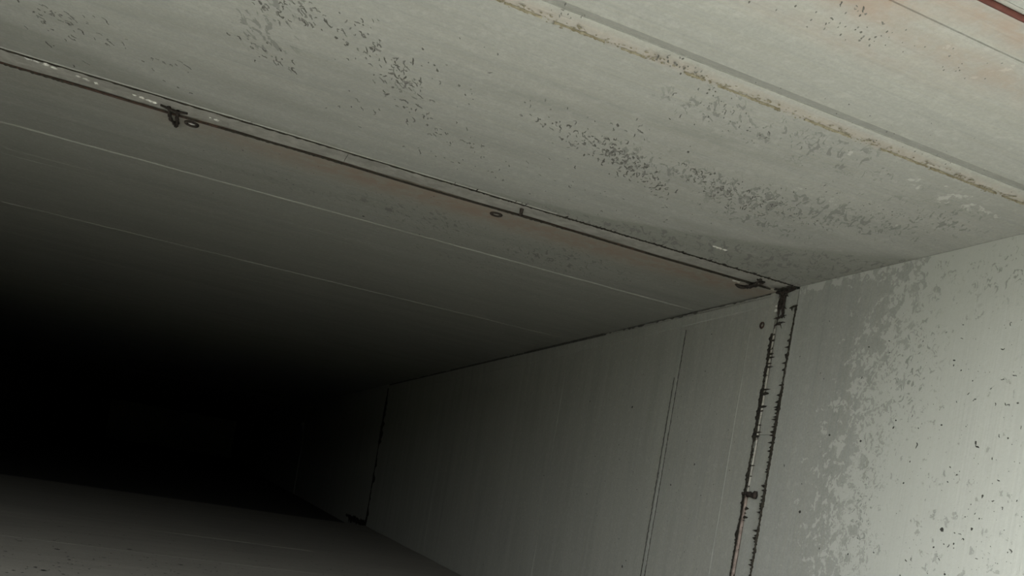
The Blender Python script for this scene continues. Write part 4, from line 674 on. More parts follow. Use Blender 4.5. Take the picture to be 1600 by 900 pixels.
FLOOR_PITS = [
(1.834,8.221,0.0141),(0.841,8.875,0.0123),(2.423,12.384,0.0144),(-1.289,7.984,0.0114),(0.228,8.652,0.006),(0.281,7.469,0.0145),(1.662,12.067,0.0088),
(1.588,8.222,0.0139),(-0.104,6.644,0.0097),(-0.645,6.563,0.0135),(0.231,7.699,0.0064),(-0.56,6.279,0.0068),(-0.832,7.008,0.0106),
(-0.098,9.066,0.0106),(-1.162,8.109,0.0052),(0.832,9.194,0.0151),(2.524,11.199,0.0084),(-0.812,6.314,0.0057),(0.734,7.837,0.013),(1.341,7.79,0.012),
(-0.08,6.894,0.0078),(2.11,8.957,0.0144),(-0.627,6.404,0.007),(-0.151,6.842,0.007),(1.357,8.645,0.0117),(0.97,12.904,0.0152),(-0.085,11.148,0.0065),
(0.064,7.008,0.0109),(0.575,7.606,0.0156),(-0.801,8.193,0.0145),(0.451,7.671,0.0142),(-0.05,7.238,0.0104),(0.358,9.309,0.0126),(2.016,9.555,0.0077),
(-0.161,6.808,0.0089),(-0.962,6.325,0.011),(-0.393,7.526,0.0143),(-0.977,6.306,0.0137),(-0.645,7.907,0.0152),(-0.797,8.567,0.0125),
(-0.074,12.377,0.014),(1.62,10.969,0.0153),(-0.686,6.593,0.0123),(-0.451,7.223,0.0093),(-0.512,7.956,0.0146),(-0.266,8.187,0.007),
(1.197,7.673,0.0055),(0.896,8.376,0.0156),(1.134,11.759,0.0133),(2.489,10.637,0.012),(-1.022,9.187,0.0094),(1.547,7.886,0.0148),(-0.123,7.525,0.0154),
(0.876,7.945,0.0122),(-0.51,6.391,0.0145),(-0.809,6.357,0.0097),(-0.041,7.108,0.0153),(1.236,9.944,0.0121),(-0.582,7.882,0.0114),
(-0.868,6.223,0.0151),(-0.538,9.397,0.0125),(1.068,8.607,0.0085),(-0.08,7.489,0.008),(-1.032,8.386,0.0128),(-0.636,10.69,0.0099),
(-0.641,7.578,0.0053),(0.302,7.07,0.0097),(-0.172,7.316,0.0102),(0.651,11.418,0.0075),(1.032,8.46,0.0103),(0.636,11.955,0.0157),(-1.35,8.485,0.0128),
(0.304,7.836,0.0099),(-0.057,7.707,0.0095),(1.799,8.91,0.0055),(-0.365,8.533,0.0077),(-0.125,7.41,0.0087),(0.077,8.148,0.0101),(0.706,8.83,0.0096),
(0.256,8.813,0.0122),(-0.43,11.308,0.0143),(-0.685,6.394,0.0074),(0.631,8.828,0.0139),(0.574,8.943,0.005),(2.486,11.064,0.0139),(-0.615,7.073,0.0121),
(0.907,11.971,0.0064),(-0.851,8.525,0.0113),(1.406,12.569,0.0075),(0.262,7.28,0.0105),(1.421,12.305,0.0084),(2.478,11.659,0.0089),
(-0.83,8.014,0.0126),(-0.662,12.736,0.0062),(0.787,7.503,0.009),(1.408,9.024,0.0118),(2.124,9.53,0.0106),(0.956,8.263,0.016),(-0.449,8.77,0.0128),
(-1.077,9.044,0.0102),(2.734,12.781,0.0061),(2.204,9.495,0.0091),(0.353,8.547,0.0096),(1.357,8.796,0.0142),(1.088,10.429,0.0088),(0.171,9.733,0.0124),
(-0.055,7.426,0.0141),(1.834,10.325,0.0068),(-0.329,10.059,0.0133),(-1.047,6.997,0.0144),(0.403,7.199,0.0109),(0.186,12.291,0.0056),
(-0.517,6.735,0.0089),(1.177,11.519,0.0067),(1.684,9.678,0.0158),(1.302,8.883,0.0063),(0.609,12.333,0.0129),(0.325,8.109,0.0118),(0.013,9.306,0.0082),
(-1.246,12.324,0.0064),(-0.69,7.286,0.0111),(-0.427,10.059,0.0095),(-0.617,6.373,0.0076),(2.059,10.24,0.0069),(-0.287,7.34,0.0074),
(1.802,9.579,0.015),(-0.239,7.559,0.0135),(0.935,10.889,0.0065),(1,10.048,0.0059),(-0.935,9.506,0.0105),(1.476,9.302,0.0067),(0.944,9.281,0.0084),
(-0.371,7.826,0.0068),(-0.735,6.254,0.0073),(0.36,7.15,0.0104),(0.403,7.406,0.0078),(0.701,8.679,0.0122),(0.239,12.11,0.0066),(-0.893,7.301,0.0123),
(1.625,11.666,0.0082),(-0.995,12.673,0.0122),(0.413,7.806,0.0062),(-0.203,6.651,0.0053),(1.228,9.657,0.0079),(-0.844,7.89,0.0153),(0.062,7.302,0.011),
(2.173,11.612,0.0108),(-0.75,10.531,0.0139),(1.049,9.961,0.0074),(-0.888,6.114,0.0106),(1.317,9.212,0.0098),(-0.778,10.112,0.0145),
(2.309,11.946,0.015),(-1.036,6.699,0.0148),(-0.617,6.769,0.0122),(-0.556,8.222,0.0072),(1.768,10.759,0.0135),(0.724,8.256,0.0151),
(-0.099,6.985,0.0123),(-0.295,6.98,0.0055),(0.372,12.4,0.0082),(-0.363,9.506,0.0151),(0.827,8.588,0.007),(1.022,9.334,0.0124),(0.094,9.425,0.0077),
(0.237,7.482,0.0075),(-1.064,7.794,0.014),(0.696,9.367,0.0054),(1.954,8.21,0.0082),(-0.819,6.422,0.0094),(1.043,10.583,0.0158),(0.119,6.881,0.0155),
(-0.707,8.067,0.0072),(1.968,10.08,0.0123),(2.197,10.87,0.0111),(2.047,9.25,0.0118),(-0.672,9.115,0.0147),(-0.766,9.097,0.0088),(-0.809,7.528,0.0137),
(0.78,8,0.0069),(-0.654,7.074,0.0106),(1.084,8.203,0.0103),(0.027,7.335,0.014),(2.573,11.043,0.0072),(-0.938,6.077,0.0053),(-0.589,6.285,0.0141),
(1.988,11.193,0.0143),(-0.407,6.81,0.0092),(2.635,11.572,0.0078),(1.184,7.718,0.0058),(2.184,9.556,0.0117),(0.059,11.568,0.0146),
(-0.465,6.619,0.0135),(0.637,8.73,0.0123),(1.809,12.79,0.014),(1.765,8.872,0.0119),(-1.572,10.65,0.0127),(-0.673,6.742,0.0134),(1.072,8.414,0.0112),
(-0.539,6.877,0.0052),(-0.644,8.597,0.0156),(-0.811,6.181,0.0106),(2.628,11.578,0.013),(-0.19,6.615,0.0109),(-1.086,7.662,0.0159),
(-1.022,7.146,0.0127),(0.962,7.475,0.0063),(-0.518,6.544,0.0067),(-0.379,8.855,0.0151),(-1.676,10.616,0.0123),(-0.349,9.79,0.0081),
(-1.282,8.068,0.0077),(1.456,9.236,0.0125),(-1.058,9.345,0.0146),(-1.198,8.81,0.0134),(-0.774,10.846,0.0157),(0.897,10.364,0.0086),
(1.872,9.538,0.0059),(0.28,7.36,0.0067),(-0.91,8.921,0.0141),(0.42,7.574,0.0058),(0.514,7.304,0.0083),(1.474,8.197,0.0153),(-1.663,10.402,0.0102),
(-0.014,10.615,0.0054),(-0.036,8.954,0.0085),(-1.007,7.993,0.0053),(-0.981,6.868,0.0128),(0.028,6.807,0.015),(-0.577,6.888,0.01),
(-1.018,6.768,0.0095),(0.063,8.884,0.0143),(-0.756,9.143,0.0143),(2.449,10.751,0.0129),(-0.589,6.748,0.0144),(0.321,7.231,0.0157),
(-0.777,7.06,0.0064),(1.602,8.273,0.0132),(1.655,8.313,0.0142),(-0.788,6.719,0.0067),(-0.073,7.189,0.0143),(0.092,6.929,0.0151),(0.896,7.582,0.0153),
(-0.769,7.465,0.0072),(0.832,9.381,0.0122),(1.807,8.123,0.0157),(0.972,10.962,0.0077),(-0.325,7.255,0.0129),(2.604,11.154,0.0086),
(-0.839,7.948,0.0112),(-0.483,7.134,0.0088),(-0.144,7.546,0.0146),(0.365,7.202,0.0072),(0.41,7.232,0.0117),(0.34,7.816,0.0102),(2.325,10.508,0.015),
(1.375,8.443,0.0155),(-2.239,13.157,0.0057),(-0.512,7.606,0.0113),(-0.573,7.903,0.0065),(0.686,9.447,0.0134),(-1.226,7.932,0.0087),
(2.583,11.973,0.0105),(1.589,9.572,0.0069),(2.005,8.385,0.0098),(0.865,11.616,0.0152),(0.036,8.641,0.0145),(0.062,6.948,0.0097),(1.207,9.146,0.0095),
(-0.65,7.102,0.0119),(0.624,7.543,0.015),(-0.958,11.085,0.0138),(0.881,10.307,0.0079),(0.126,7.693,0.0141),(1.817,10.781,0.0129),(-0.567,6.56,0.0068),
(-0.815,6.336,0.0071),(-0.102,6.979,0.0099),(-0.741,7.823,0.0071),(0.399,7.442,0.015),(0.063,7.48,0.006),(-0.356,6.888,0.0144),(1.894,10.695,0.0144),
(0.573,7.255,0.0146),(-0.088,7.795,0.012),(1.428,8.102,0.0142),(-0.48,7.088,0.0128),(-0.339,7.235,0.0061),(0.008,8.039,0.0089),(0.781,8.151,0.0139),
(0.689,9.051,0.007),(-1.098,7.178,0.014),(0.458,9.29,0.0134),(1.274,8.791,0.0126),(1.13,8.669,0.0149),(0.26,12.537,0.0081),(1.13,8.252,0.0059),
(1.812,8.749,0.0054),(-0.162,7.339,0.0104),(-0.055,6.653,0.0089),(0.13,10.38,0.0063),(-0.462,6.644,0.0054),(-1.049,7.616,0.03),(-0.76,7.4,0.03),
(-0.277,7.9,0.03),(0.133,7.351,0.03),(-0.419,7.249,0.022),(-0.714,6.352,0.025),(-0.776,6.443,0.02),(-0.937,8.903,0.02),(-0.629,6.95,0.016),]

# ---------------------------------------------------------------- the setting: shell behind the panels
G = 0.012
T = THICK
ceiling = struct('ceiling', None)
wall_right = struct('wall_right', None)
wall_left = struct('wall_left', None)
floor = struct('floor', None)
box('backing_slab', (XL - 0.5, XR + 0.5, Y0, YE + 0.3, H + T, H + T + 0.4), M_SHELL, ceiling)
box('backing_slab', (XR + T, XR + T + 0.4, Y0, YE + 0.3, -0.5, H + T), M_SHELL, wall_right)
box('backing_slab', (XL - T - 0.4, XL - T, Y0, YE + 0.3, -0.5, H + T), M_SHELL, wall_left)
box('backing_slab', (XL - T, XR + T, Y0, YE + 0.3, -0.6, -0.14), M_SHELL, floor)
wb = struct('wall_back', None)
for i in range(4):
    w = (XR - XL + 0.3) / 4
    box('panel', (XL - 0.15 + i * w, XL - 0.15 + (i + 1) * w - 0.0002, YE, YE + 0.2, -0.14, H + T), M_SHELL, wb)

# ---- ceiling
CRACK, STEP = 1.803, 2.400
def vgroove_near(a, b):                       # rises gently away from the light, then...
    return -0.017 * np.clip((b - (STEP - 0.060)) / 0.060, 0, 1)
vgroove_near.extra = [STEP - 0.060, STEP - 0.030]
def vgroove_far(a, b):                        # ...a rough edge faces the mouth again
    return -0.015 * np.clip(1 - (b - STEP) / 0.050, 0, 1) - 0.0035 * np.clip(1 - np.abs(b - STEP - 0.040) / 0.03, 0, 1) * (0.6 + 0.4 * np.sin(a * 37) * np.sin(a * 91))
vgroove_far.extra = [STEP + 0.012, STEP + 0.025, STEP + 0.05, STEP + 0.07]

BX = [-2.5, -0.861, -0.552, -0.193, 0.213, 0.661, 1.035, 1.281, 1.764, 2.212, 2.5, 2.759, 3.08]
BY = [3.60, 3.74, 3.84, 3.97, 4.02, 4.055, 4.04, 3.998, 3.909, 3.731, 3.601, 3.441, 3.22]
def damp_band(a, b):
    yb = np.interp(a, BX, BY)
    soft = np.interp(a, [-1, 0.4, 1.2, 2.2, 3.0], [0.22, 0.06, 0.02, 0.03, 0.16])
    soft_stains = streaks([(-0.5, 3.38, 0.12, 3.22, 0.05, 0.5), (0.12, 3.22, 0.64, 3.28, 0.07, 0.55), (0.67, 3.07, 1.35, 2.86, 0.05, 0.4), (1.35, 2.86, 1.72, 2.78, 0.06, 0.5),
                           (1.54, 2.94, 2.19, 2.63, 0.07, 0.4), (-0.9, 3.55, 0.4, 3.75, 0.10, 0.35), (0.3, 3.6, 1.2, 3.45, 0.06, 0.25), (2.2, 3.25, 2.9, 2.95, 0.08, 0.3), (2.45, 2.72, 2.9, 2.62, 0.08, 0.35)])(a, b)
    return np.maximum(sstep(-0.5, 0.5, (b - yb) / soft), soft_stains)
mottle_b = blobs([(2.10, 3.15, 0.42, 0.15, 1.0), (1.75, 3.15, 0.20, 0.13, 0.8), (2.48, 3.05, 0.42, 0.14, 0.9), (2.3, 3.40, 0.35, 0.10, 0.7), (1.50, 2.60, 0.22, 0.14, 0.65),
                  (1.95, 2.60, 0.45, 0.16, 0.6), (0.04, 3.12, 0.12, 0.22, 0.75), (0.57, 3.20, 0.10, 0.10, 0.6), (1.45, 3.12, 0.20, 0.14, 0.65), (2.75, 2.80, 0.25, 0.20, 0.6), (0.05, 2.85, 0.14, 0.12, 0.7),
                  (2.35, 2.75, 0.6, 0.3, 0.3)])
def mottle_c(a, b):
    return np.maximum(mottle_b(a, b), 0.55 * sstep(0.0, 0.06, b - np.interp(a, BX, BY)) * sstep(0.9, 1.6, a))
lime_c = blobs([(2.15, 2.6, 0.5, 0.10, 0.34), (2.6, 2.6, 0.4, 0.12, 0.36), (2.4, 2.95, 0.5, 0.10, 0.33)])
rust_near = blobs([(1.42, 1.86, 0.22, 0.06, 0.9), (1.50, 1.80, 0.14, 0.04, 1.0), (1.9, 1.72, 0.6, 0.06, 0.85), (2.4, 1.70, 0.6, 0.06, 0.8), (1.3, 1.70, 0.3, 0.04, 0.7), (2.0, 1.90, 0.6, 0.07, 0.6), (1.55, 2.02, 0.4, 0.05, 0.35)])
def lime_near(a, b):
    return 0.27 * np.exp(-((b - 1.87) / 0.09) ** 2)
panel(ceiling, 'ceiling', XL, XR, Y0, 1.640, M_CEIL, 0.3, 0.2)
panel(ceiling, 'ceiling', XL, XR, 1.642, CRACK - 0.003, M_CEIL, 0.04, 0.02, masks={'rust': rust_near})
panel(ceiling, 'ceiling', XL, XR, CRACK + 0.003, STEP, M_CEIL, 0.05, 0.03, vgroove_near, {'rust': rust_near, 'lime': lime_near})
def rust_edge(a, b):
    return 0.6 * np.exp(-((b - STEP - 0.04) / 0.018) ** 2)
near_ceiling = panel(ceiling, 'ceiling', XL, XR, STEP + 0.001, J1, M_CEIL, 0.03, 0.025, vgroove_far,
      {'damp': damp_band, 'mottle': mottle_c, 'lime': lime_c, 'rust': rust_edge})
def rust_far(a, b):
    yc = np.interp(a, [-1, 0, 1, 2, 3], [4.30, 4.34, 4.36, 4.38, 4.38])
    return 1.0 * np.exp(-((b - yc) / 0.15) ** 2) * np.interp(a, [-0.6, 0.1, 0.6, 2.6, 3.0], [0.1, 0.6, 1, 1, 0.8])
mottle_f = blobs([(1.0, 4.75, 0.6, 0.3, 0.5), (1.9, 4.8, 0.6, 0.35, 0.5), (0.3, 4.8, 0.5, 0.25, 0.3)])
C1, C2 = 5.12, 7.12
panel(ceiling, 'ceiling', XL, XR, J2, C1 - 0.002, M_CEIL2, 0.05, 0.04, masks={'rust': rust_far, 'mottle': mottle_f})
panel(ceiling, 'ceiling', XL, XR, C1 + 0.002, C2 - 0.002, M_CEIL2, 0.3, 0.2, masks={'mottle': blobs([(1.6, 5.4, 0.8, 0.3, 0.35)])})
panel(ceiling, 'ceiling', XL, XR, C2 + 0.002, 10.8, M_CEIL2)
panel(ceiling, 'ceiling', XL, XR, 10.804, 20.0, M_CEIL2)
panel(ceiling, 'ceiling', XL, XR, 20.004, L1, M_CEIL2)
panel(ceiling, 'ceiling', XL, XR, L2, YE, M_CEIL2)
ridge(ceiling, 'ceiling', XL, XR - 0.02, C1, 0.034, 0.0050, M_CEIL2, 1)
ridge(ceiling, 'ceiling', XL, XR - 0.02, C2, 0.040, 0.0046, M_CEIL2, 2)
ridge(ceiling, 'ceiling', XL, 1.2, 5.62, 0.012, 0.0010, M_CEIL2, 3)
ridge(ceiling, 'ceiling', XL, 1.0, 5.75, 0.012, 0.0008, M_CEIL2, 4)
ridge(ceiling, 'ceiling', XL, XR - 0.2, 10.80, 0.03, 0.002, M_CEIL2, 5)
specks('algae_fleck', ceiling, 'ceiling', CEILING_FLECKS[0::2], M_FLECK, 'worm')
specks('algae_fleck', ceiling, 'ceiling', CEILING_FLECKS[1::2], M_FLECK2, 'worm')
specks('pore', ceiling, 'ceiling', FAR_CEILING_PITS, M_PIT, 'dot')
# raised pale lip along the end of the first section
ridge(ceiling, 'ceiling', XL, 1.55, J1 - 0.006, 0.014, 0.0024, M_CEIL, 6, 'cast_lip')

# ---- right wall
def lime_wall(a, b):
    yb = np.interp(a, [0, 0.886, 1.271, 1.469, 1.728, 1.982, 2.229, 2.374], [3.40, 3.427, 3.473, 3.43, 3.423, 3.374, 3.304, 3.237])
    main = 0.5 + np.clip((yb - b) * 0.8, -0.5, 0.24 - 0.06 * np.sin(a * 2.3) * np.sin(b * 5.1))
    top = 0.55 * sstep(2.34, 2.44, a)                       # rough pale edge under the ceiling
    return np.maximum(main, top)
def damp_wall(a, b):
    return streaks([(1.7, 2.84, 1.0, 2.92, 0.05, 0.30), (1.6, 3.0, 0.9, 3.12, 0.04, 0.3), (1.7, 2.58, 1.0, 2.72, 0.05, 0.32), (1.6, 3.3, 0.9, 3.36, 0.04, 0.3), (2.2, 3.6, 0.9, 3.62, 0.12, 0.25)])(a, b)
WTOP = 2.449
panel(wall_right, "right", 0.0, WTOP, Y0, 1.40, M_WALL, 0.3, 0.3, masks={'lime': lambda a, b: 0.74 + 0 * a})
near_wall = panel(wall_right, 'right', 0.0, WTOP, 1.402, J1 - 0.012, M_WALL, 0.04, 0.03, masks={'lime': lime_wall, 'damp': damp_wall, 'mottle': blobs([(1.2, 3.3, 0.5, 0.14, 0.5), (1.9, 3.15, 0.35, 0.22, 0.5), (2.3, 2.6, 0.15, 0.4, 0.5)])})
W1, W2 = 5.235, 7.18
panel(wall_right, 'right', 0.0, WTOP, J2 - 0.02, W1 - 0.002, M_WALL2, 0.2, 0.1)
panel(wall_right, 'right', 0.0, WTOP, W1 + 0.002, W2 - 0.002, M_WALL2, 0.3, 0.2)
panel(wall_right, 'right', 0.0, WTOP, W2 + 0.002, 10.8, M_WALL2)
panel(wall_right, 'right', 0.0, WTOP, 10.804, K1, M_WALL2)
def set_back(a, b): return 0 * a - 0.03
panel(wall_right, 'right', -0.14, WTOP, K2, 20.0, M_WALL2, out=set_back)
panel(wall_right, 'right', -0.14, WTOP, 20.004, L1, M_WALL2, out=set_back)
panel(wall_right, 'right', -0.14, WTOP, L2, YE, M_WALL2, out=set_back)
ragged_line('thin_growth', wall_right, 'right', [(2.33, W1 - 0.026), (0.0, W1 - 0.026)], 0.0018, M_CORNER, 0.8, 0.012, 1, 0.0, 41)  # thin dark lines along both sides of the ridge
ragged_line('thin_growth', wall_right, 'right', [(2.0, W1 + 0.026), (0.0, W1 + 0.026)], 0.0012, M_CORNER, 3.0, 0.014, 1, 0.0, 42)
ridge(wall_right, 'right', 0.0, 2.33, W1, 0.044, 0.0062, M_WALL, 7, flat=0.3)
ridge(wall_right, 'right', 0.0, 2.33, W2, 0.026, 0.002, M_WALL2, 8)
ridge(wall_right, 'right', 0.0, 2.30, 4.47, 0.020, 0.0015, M_WALL2, 9)
specks('pore', wall_right, 'right', [(z, y, s * 0.8) for k, (y, z, s) in enumerate(NEAR_WALL_PITS) if k % 3 or s > 0.011], M_PIT, 'dot')
specks('pore', wall_right, 'right', [(z, y, max(s, 0.0062)) for k, (y, z, s) in enumerate(NEAR_WALL_PITS) if not k % 3 and 0.003 < s <= 0.011], M_PIT, 'worm')
specks('pore', wall_right, 'right', [(z, y, s) for y, z, s in FAR_WALL_PITS], M_PIT, 'dot')

# narrow cast fillet under the ceiling, second section on
fil = struct('trim_1', None)
for y0, y1 in ((J2 + 0.01, 7.2), (7.205, 10.8), (10.805, K1 - 0.01)):
    bm = bmesh.new()
    z0a, z0b = [2.375 - 0.030 * (y - J2) / 1.9 if y < 8 else 2.30 for y in (y0, y1)]
    prof = lambda y, z0: [(XR - 0.001, y, z0), (XR - 0.007, y, z0 + 0.004), (XR - 0.010, y, 2.424), (XR - 0.001, y, 2.430)]
    A = [bm.verts.new(p) for p in prof(y0, z0a)]; B = [bm.verts.new(p) for p in prof(y1, z0b)]
    for k in range(4): bm.faces.new((A[k], A[(k + 1) % 4], B[(k + 1) % 4], B[k]))
    bm.faces.new(A[::-1]); bm.faces.new(B)
    obj('fillet', bm, M_WALL2, fil)
ragged_line('black_growth', fil, 'right', [(2.445, J2 + 0.05), (2.444, 5.2)], 0.0022, M_CORNER, 1.0, 0.03, 1, 0.0, 34)  # dark gap under the ceiling, laid on as a dark strip
ragged_line('black_growth', fil, 'right', [(2.444, 5.1), (2.443, 7.0)], 0.006, M_CORNER, 0.8, 0.03, 1, 0.0, 33)
ragged_line('black_growth', fil, 'right', [(2.438, 6.5), (2.437, 9.0), (2.432, K1)], 0.026, M_CORNER, 0.8, 0.03, 1, 0.0, 3)

# ---- left wall, floor
for y0, y1 in ((Y0, J1), (J2, 9.4), (9.404, K1), (K2, 20), (20.004, L1), (L2, YE)):
    panel(wall_left, 'left', -0.14, WTOP, y0, y1, M_DARKENED)  # unseen wall, darkened to cut the light it bounces
panel(floor, 'floor', XL, XR, Y0, 2.2, M_BOUNCE, 0.4, 0.4)  # unseen pale floor added to bounce light up to the near ceiling
panel(floor, 'floor', XL, XR, 2.204, J1, M_DARKENED, 0.4, 0.4)  # unseen floor, darkened to cut bounce onto the deep ceiling
def floor_out(a, b):
    return 0.004 * np.sin(b * 3.1 + a) * np.sin(a * 1.7)
panel(floor, 'floor', XL, XR, J1 + 0.006, 7.80, M_FLOOR, 0.2, 0.2, floor_out)
panel(floor, 'floor', XL, XR, 7.804, K1, M_FLOOR, 0.2, 0.2, floor_out)
def lower(a, b): return 0 * a - 0.13
for y0, y1 in ((K1 + 0.002, 20), (20.004, L1), (L1 + 0.005, YE)):
    panel(floor, 'floor', XL, XR, y0, y1, M_DARKENED, out=lower, thick=0.139)  # far floor, darker past the second joint
specks('pore', floor, 'floor', FLOOR_PITS, M_PIT, 'dot', 0.004)
ridge(floor, 'floor', XL, 1.5, 9.62, 0.03, 0.002, M_FLOOR, 10)
for z in (J1 - 0.01,):
    box('joint_strip', (XL, XR, J1 + 0.0005, J1 + 0.0055, -0.08, -0.002), M_BACK, floor)

# ---- joint fillings
def filler(parent, surf, spans, b0, b1, out=-0.010, mat=M_FILL):
    for a0, a1 in spans:
        panel(parent, surf, a0, a1, b0, b1, mat, 0.06, 0.04, (lambda a, b: out + 0.003 * np.sin(a * 9.1) * np.cos(b * 31 + a * 3)), name='joint_strip')
filler(ceiling, 'ceiling', [(XL, -1.602), (-1.6, 0.498), (0.5, 1.898), (1.9, XR - 0.002)], J1 + 0.010, J2 - 0.0115)
filler(wall_right, 'right', [(0, 0.698), (0.7, 1.598), (1.6, 2.442)], J1 + 0.002, J2 - 0.046, -0.007, M_WALL)
box('joint_back', (XL, XR, J1 - 0.02, J2 + 0.02, H + 0.06, H + 0.085), M_BACK, ceiling)
box('joint_back', (XR + 0.06, XR + 0.085, J1 - 0.03, J2 + 0.02, 0, H), M_BACK, wall_right)
for y in (K1, L1):
    box('joint_back', (XL, XR, y - 0.02, y + 0.16, H + 0.06, H + 0.085), M_BACK, ceiling)
    box('joint_back', (XR + 0.06, XR + 0.085, y - 0.02, y + 0.16, 0, H), M_BACK, wall_right)
    box('joint_back', (XL - 0.085, XL - 0.06, y - 0.02, y + 0.16, 0, H), M_BACK, wall_left)
box('joint_back', (XL - 0.085, XL - 0.06, J1 - 0.02, J2 + 0.02, 0, H), M_BACK, wall_left)
M_BROWN = rough_mat('brown_growth', (0.095, 0.082, 0.052), (0.16, 0.145, 0.105), 50)
rb = random.Random(8)
x = -0.6
while x < XR - 0.1:                                          # broken brown growth along the rough board edge
    L = rb.uniform(0.05, 0.35)
    ragged_line('brown_growth', ceiling, 'ceiling', [(x, STEP + 0.052), (min(x + L, XR - 0.02), STEP + 0.052)], rb.uniform(0.0012, 0.003), M_BROWN, 1.6, 0.008, 1, 0.0, int(x * 100) + 500)
    x += L + rb.uniform(0.0, 0.15)
specks('brown_growth', ceiling, 'ceiling', [(rb.uniform(-0.6, XR - 0.05), STEP + 0.046 + rb.gauss(0, 0.011), rb.uniform(0.0025, 0.008)) for _ in range(620)], M_BROWN, 'dot', 0.0)
# ragged black growth along the joint edges
ragged_line('black_growth', ceiling, 'ceiling', [(XR - 0.04, J1 + 0.006), (1.4, J1 + 0.008), (1.0, J1 + 0.008)], 0.010, M_MOSS, 1.0, 0.008, 1, -0.002, 21)
ragged_line('black_growth', ceiling, 'ceiling', [(1.0, J1 + 0.008), (-0.5, J1 + 0.008), (-2.0, J1 + 0.008)], 0.005, M_MOSS, 1.4, 0.02, 1, -0.002, 22)
ragged_line('black_growth', ceiling, 'ceiling', [(XR - 0.06, J2 - 0.012), (1.5, J2 - 0.010), (0.4, J2 - 0.010), (-2.2, J2 - 0.010)], 0.005, M_MOSS, 1.2, 0.009, -1, -0.004, 23)
ragged_line('black_growth', ceiling, 'ceiling', [(XR - 0.01, J1 + 0.01), (XR - 0.045, J2 - 0.03)], 0.010, M_MOSS, 0.6, 0.01, 1, -0.002, 24)
ragged_line('black_growth', wall_right, 'right', [(2.345, J1 - 0.005), (1.85, J1 + 0.0), (1.2, J1 - 0.004), (0.6, J1 - 0.004), (0.0, J1 - 0.004)], 0.016, M_MOSS, 0.7, 0.007, -1, 0.0, 25)
ragged_line('black_growth', wall_right, 'right', [(2.20, J2 - 0.022), (2.0, J2 - 0.018), (1.1, J2 - 0.016), (0.95, J2 - 0.012)], 0.026, M_MOSS, 0.6, 0.007, 1, 0.0, 26)
ragged_line('black_growth', wall_right, 'right', [(0.95, J2 - 0.012), (0.4, J2 - 0.008), (0.0, J2 - 0.008)], 0.007, M_MOSS, 2.2, 0.010, 1, 0.0, 27)
ragged_line('black_growth', wall_right, 'right', [(2.345, J1 - 0.005), (2.335, J1 + 0.05)], 0.008, M_MOSS, 0.8, 0.008, 1, 0.0, 28)
ragged_line('black_growth', wall_right, 'right', [(2.38, K1 + 0.05), (1.2, K1 + 0.06), (0.0, K1 + 0.06)], 0.10, M_MOSS, 0.5, 0.05, 1, 0.0, 29)  # dark gap of the second joint, laid on as a strip
ragged_line('black_growth', wall_right, 'right', [(0.02, K1 + 0.1), (0.02, K1 + 0.9), (0.02, 16.5)], 0.08, M_MOSS, 0.5, 0.05, 1, 0.0, 30)  # black strip along the foot of the wall

# ---- outside the mouth, added unseen: pale apron bounces light in, dark slopes block sky
box('ground', (-14, 14, -1.7, Y0, -0.6, -0.01), M_BOUNCE)['kind'] = 'structure'
box('ground', (-14, 14, -11, -1.7, -0.6, -0.012), M_LIGHT_BLOCK)['kind'] = 'structure'  # added dark stretch, cuts the light bounced deep inside
bm = bmesh.new()
def added_bank(bm, pts, dx, dy, hgt):
    for (x0, y0), (x1, y1) in zip(pts, pts[1:]):
        v = [bm.verts.new(p) for p in ((x0, y0, -0.3), (x1, y1, -0.3), (x1 + dx, y1 + dy, hgt), (x0 + dx, y0 + dy, hgt))]
        bm.faces.new(v)
added_bank(bm, [(9, -8), (9, Y0)], 4, 0, BANK_H)
added_bank(bm, [(-12, -2.5), (-0.5, -2.5)], 0, -1.5, BACK_H - 0.35)
added_bank(bm, [(-0.5, -2.5), (12, -2.5)], 0, -1.5, BACK_H)
obj('ground', bm, M_LIGHT_BLOCK)['kind'] = 'structure'
bm = bmesh.new()
added_bank(bm, [(-7, Y0), (-7, -8)], -4, 0, BANK_H)                # added pale slope, bounces light onto the right wall
obj('ground', bm, M_BOUNCE)['kind'] = 'structure'

# ---------------------------------------------------------------- things fixed in and beside the joints
def spline(pts, n=6):
    out = []
    P = [Vector(p) for p in pts]
    for i in range(len(P) - 1):
        p0, p1, p2, p3 = P[max(i - 1, 0)], P[i], P[i + 1], P[min(i + 2, len(P) - 1)]
        for k in range(n):
            t = k / n
            out.append(0.5 * ((2 * p1) + (p2 - p0) * t + (2 * p0 - 5 * p1 + 4 * p2 - p3) * t * t + (3 * p1 - p0 - 3 * p2 + p3) * t ** 3))
    out.append(P[-1])
    return out

# rusty rod lying in the ceiling joint
bm = bmesh.new()
pts = []
for i in range(46):
    x = XL + 0.05 + (XR - 0.09 - XL - 0.05) * i / 45
    pts.append((x, J2 - 0.006 + 0.0015 * math.sin(x * 2.3), H + 0.003 + 0.002 * math.sin(x * 5)))
tube_bm(bm, pts, 0.0055, 8)
tag(obj('rusty_rod', bm, M_RUST, smooth=True), 'long dark rusty rod lying along the far edge of the ceiling joint', 'rod')

# rod in the wall joint, dull above the clamp and pinkish rust below it
rod = bpy.data.objects.new('rusty_rod', None); C.objects.link(rod)
rod.location = (XR, J2 - 0.036, 0)
tag(rod, 'upright pale rusty rod standing in the wall joint', 'rod')
bm = bmesh.new(); tube_bm(bm, [(0.003, 0.004 * math.sin(z * 3), z) for z in np.linspace(1.24, 2.28, 14)], 0.0065, 8)
obj('upper_length', bm, M_BONE, rod, True)
bm = bmesh.new(); tube_bm(bm, [(0.001, 0.004 * math.sin(z * 3), z) for z in np.linspace(0.0, 1.24, 16)], 0.0105, 8)
lo = obj('lower_length', bm, M_PINKRUST, rod, True); lo['label'] = 'pinkish brown rusted lower length'

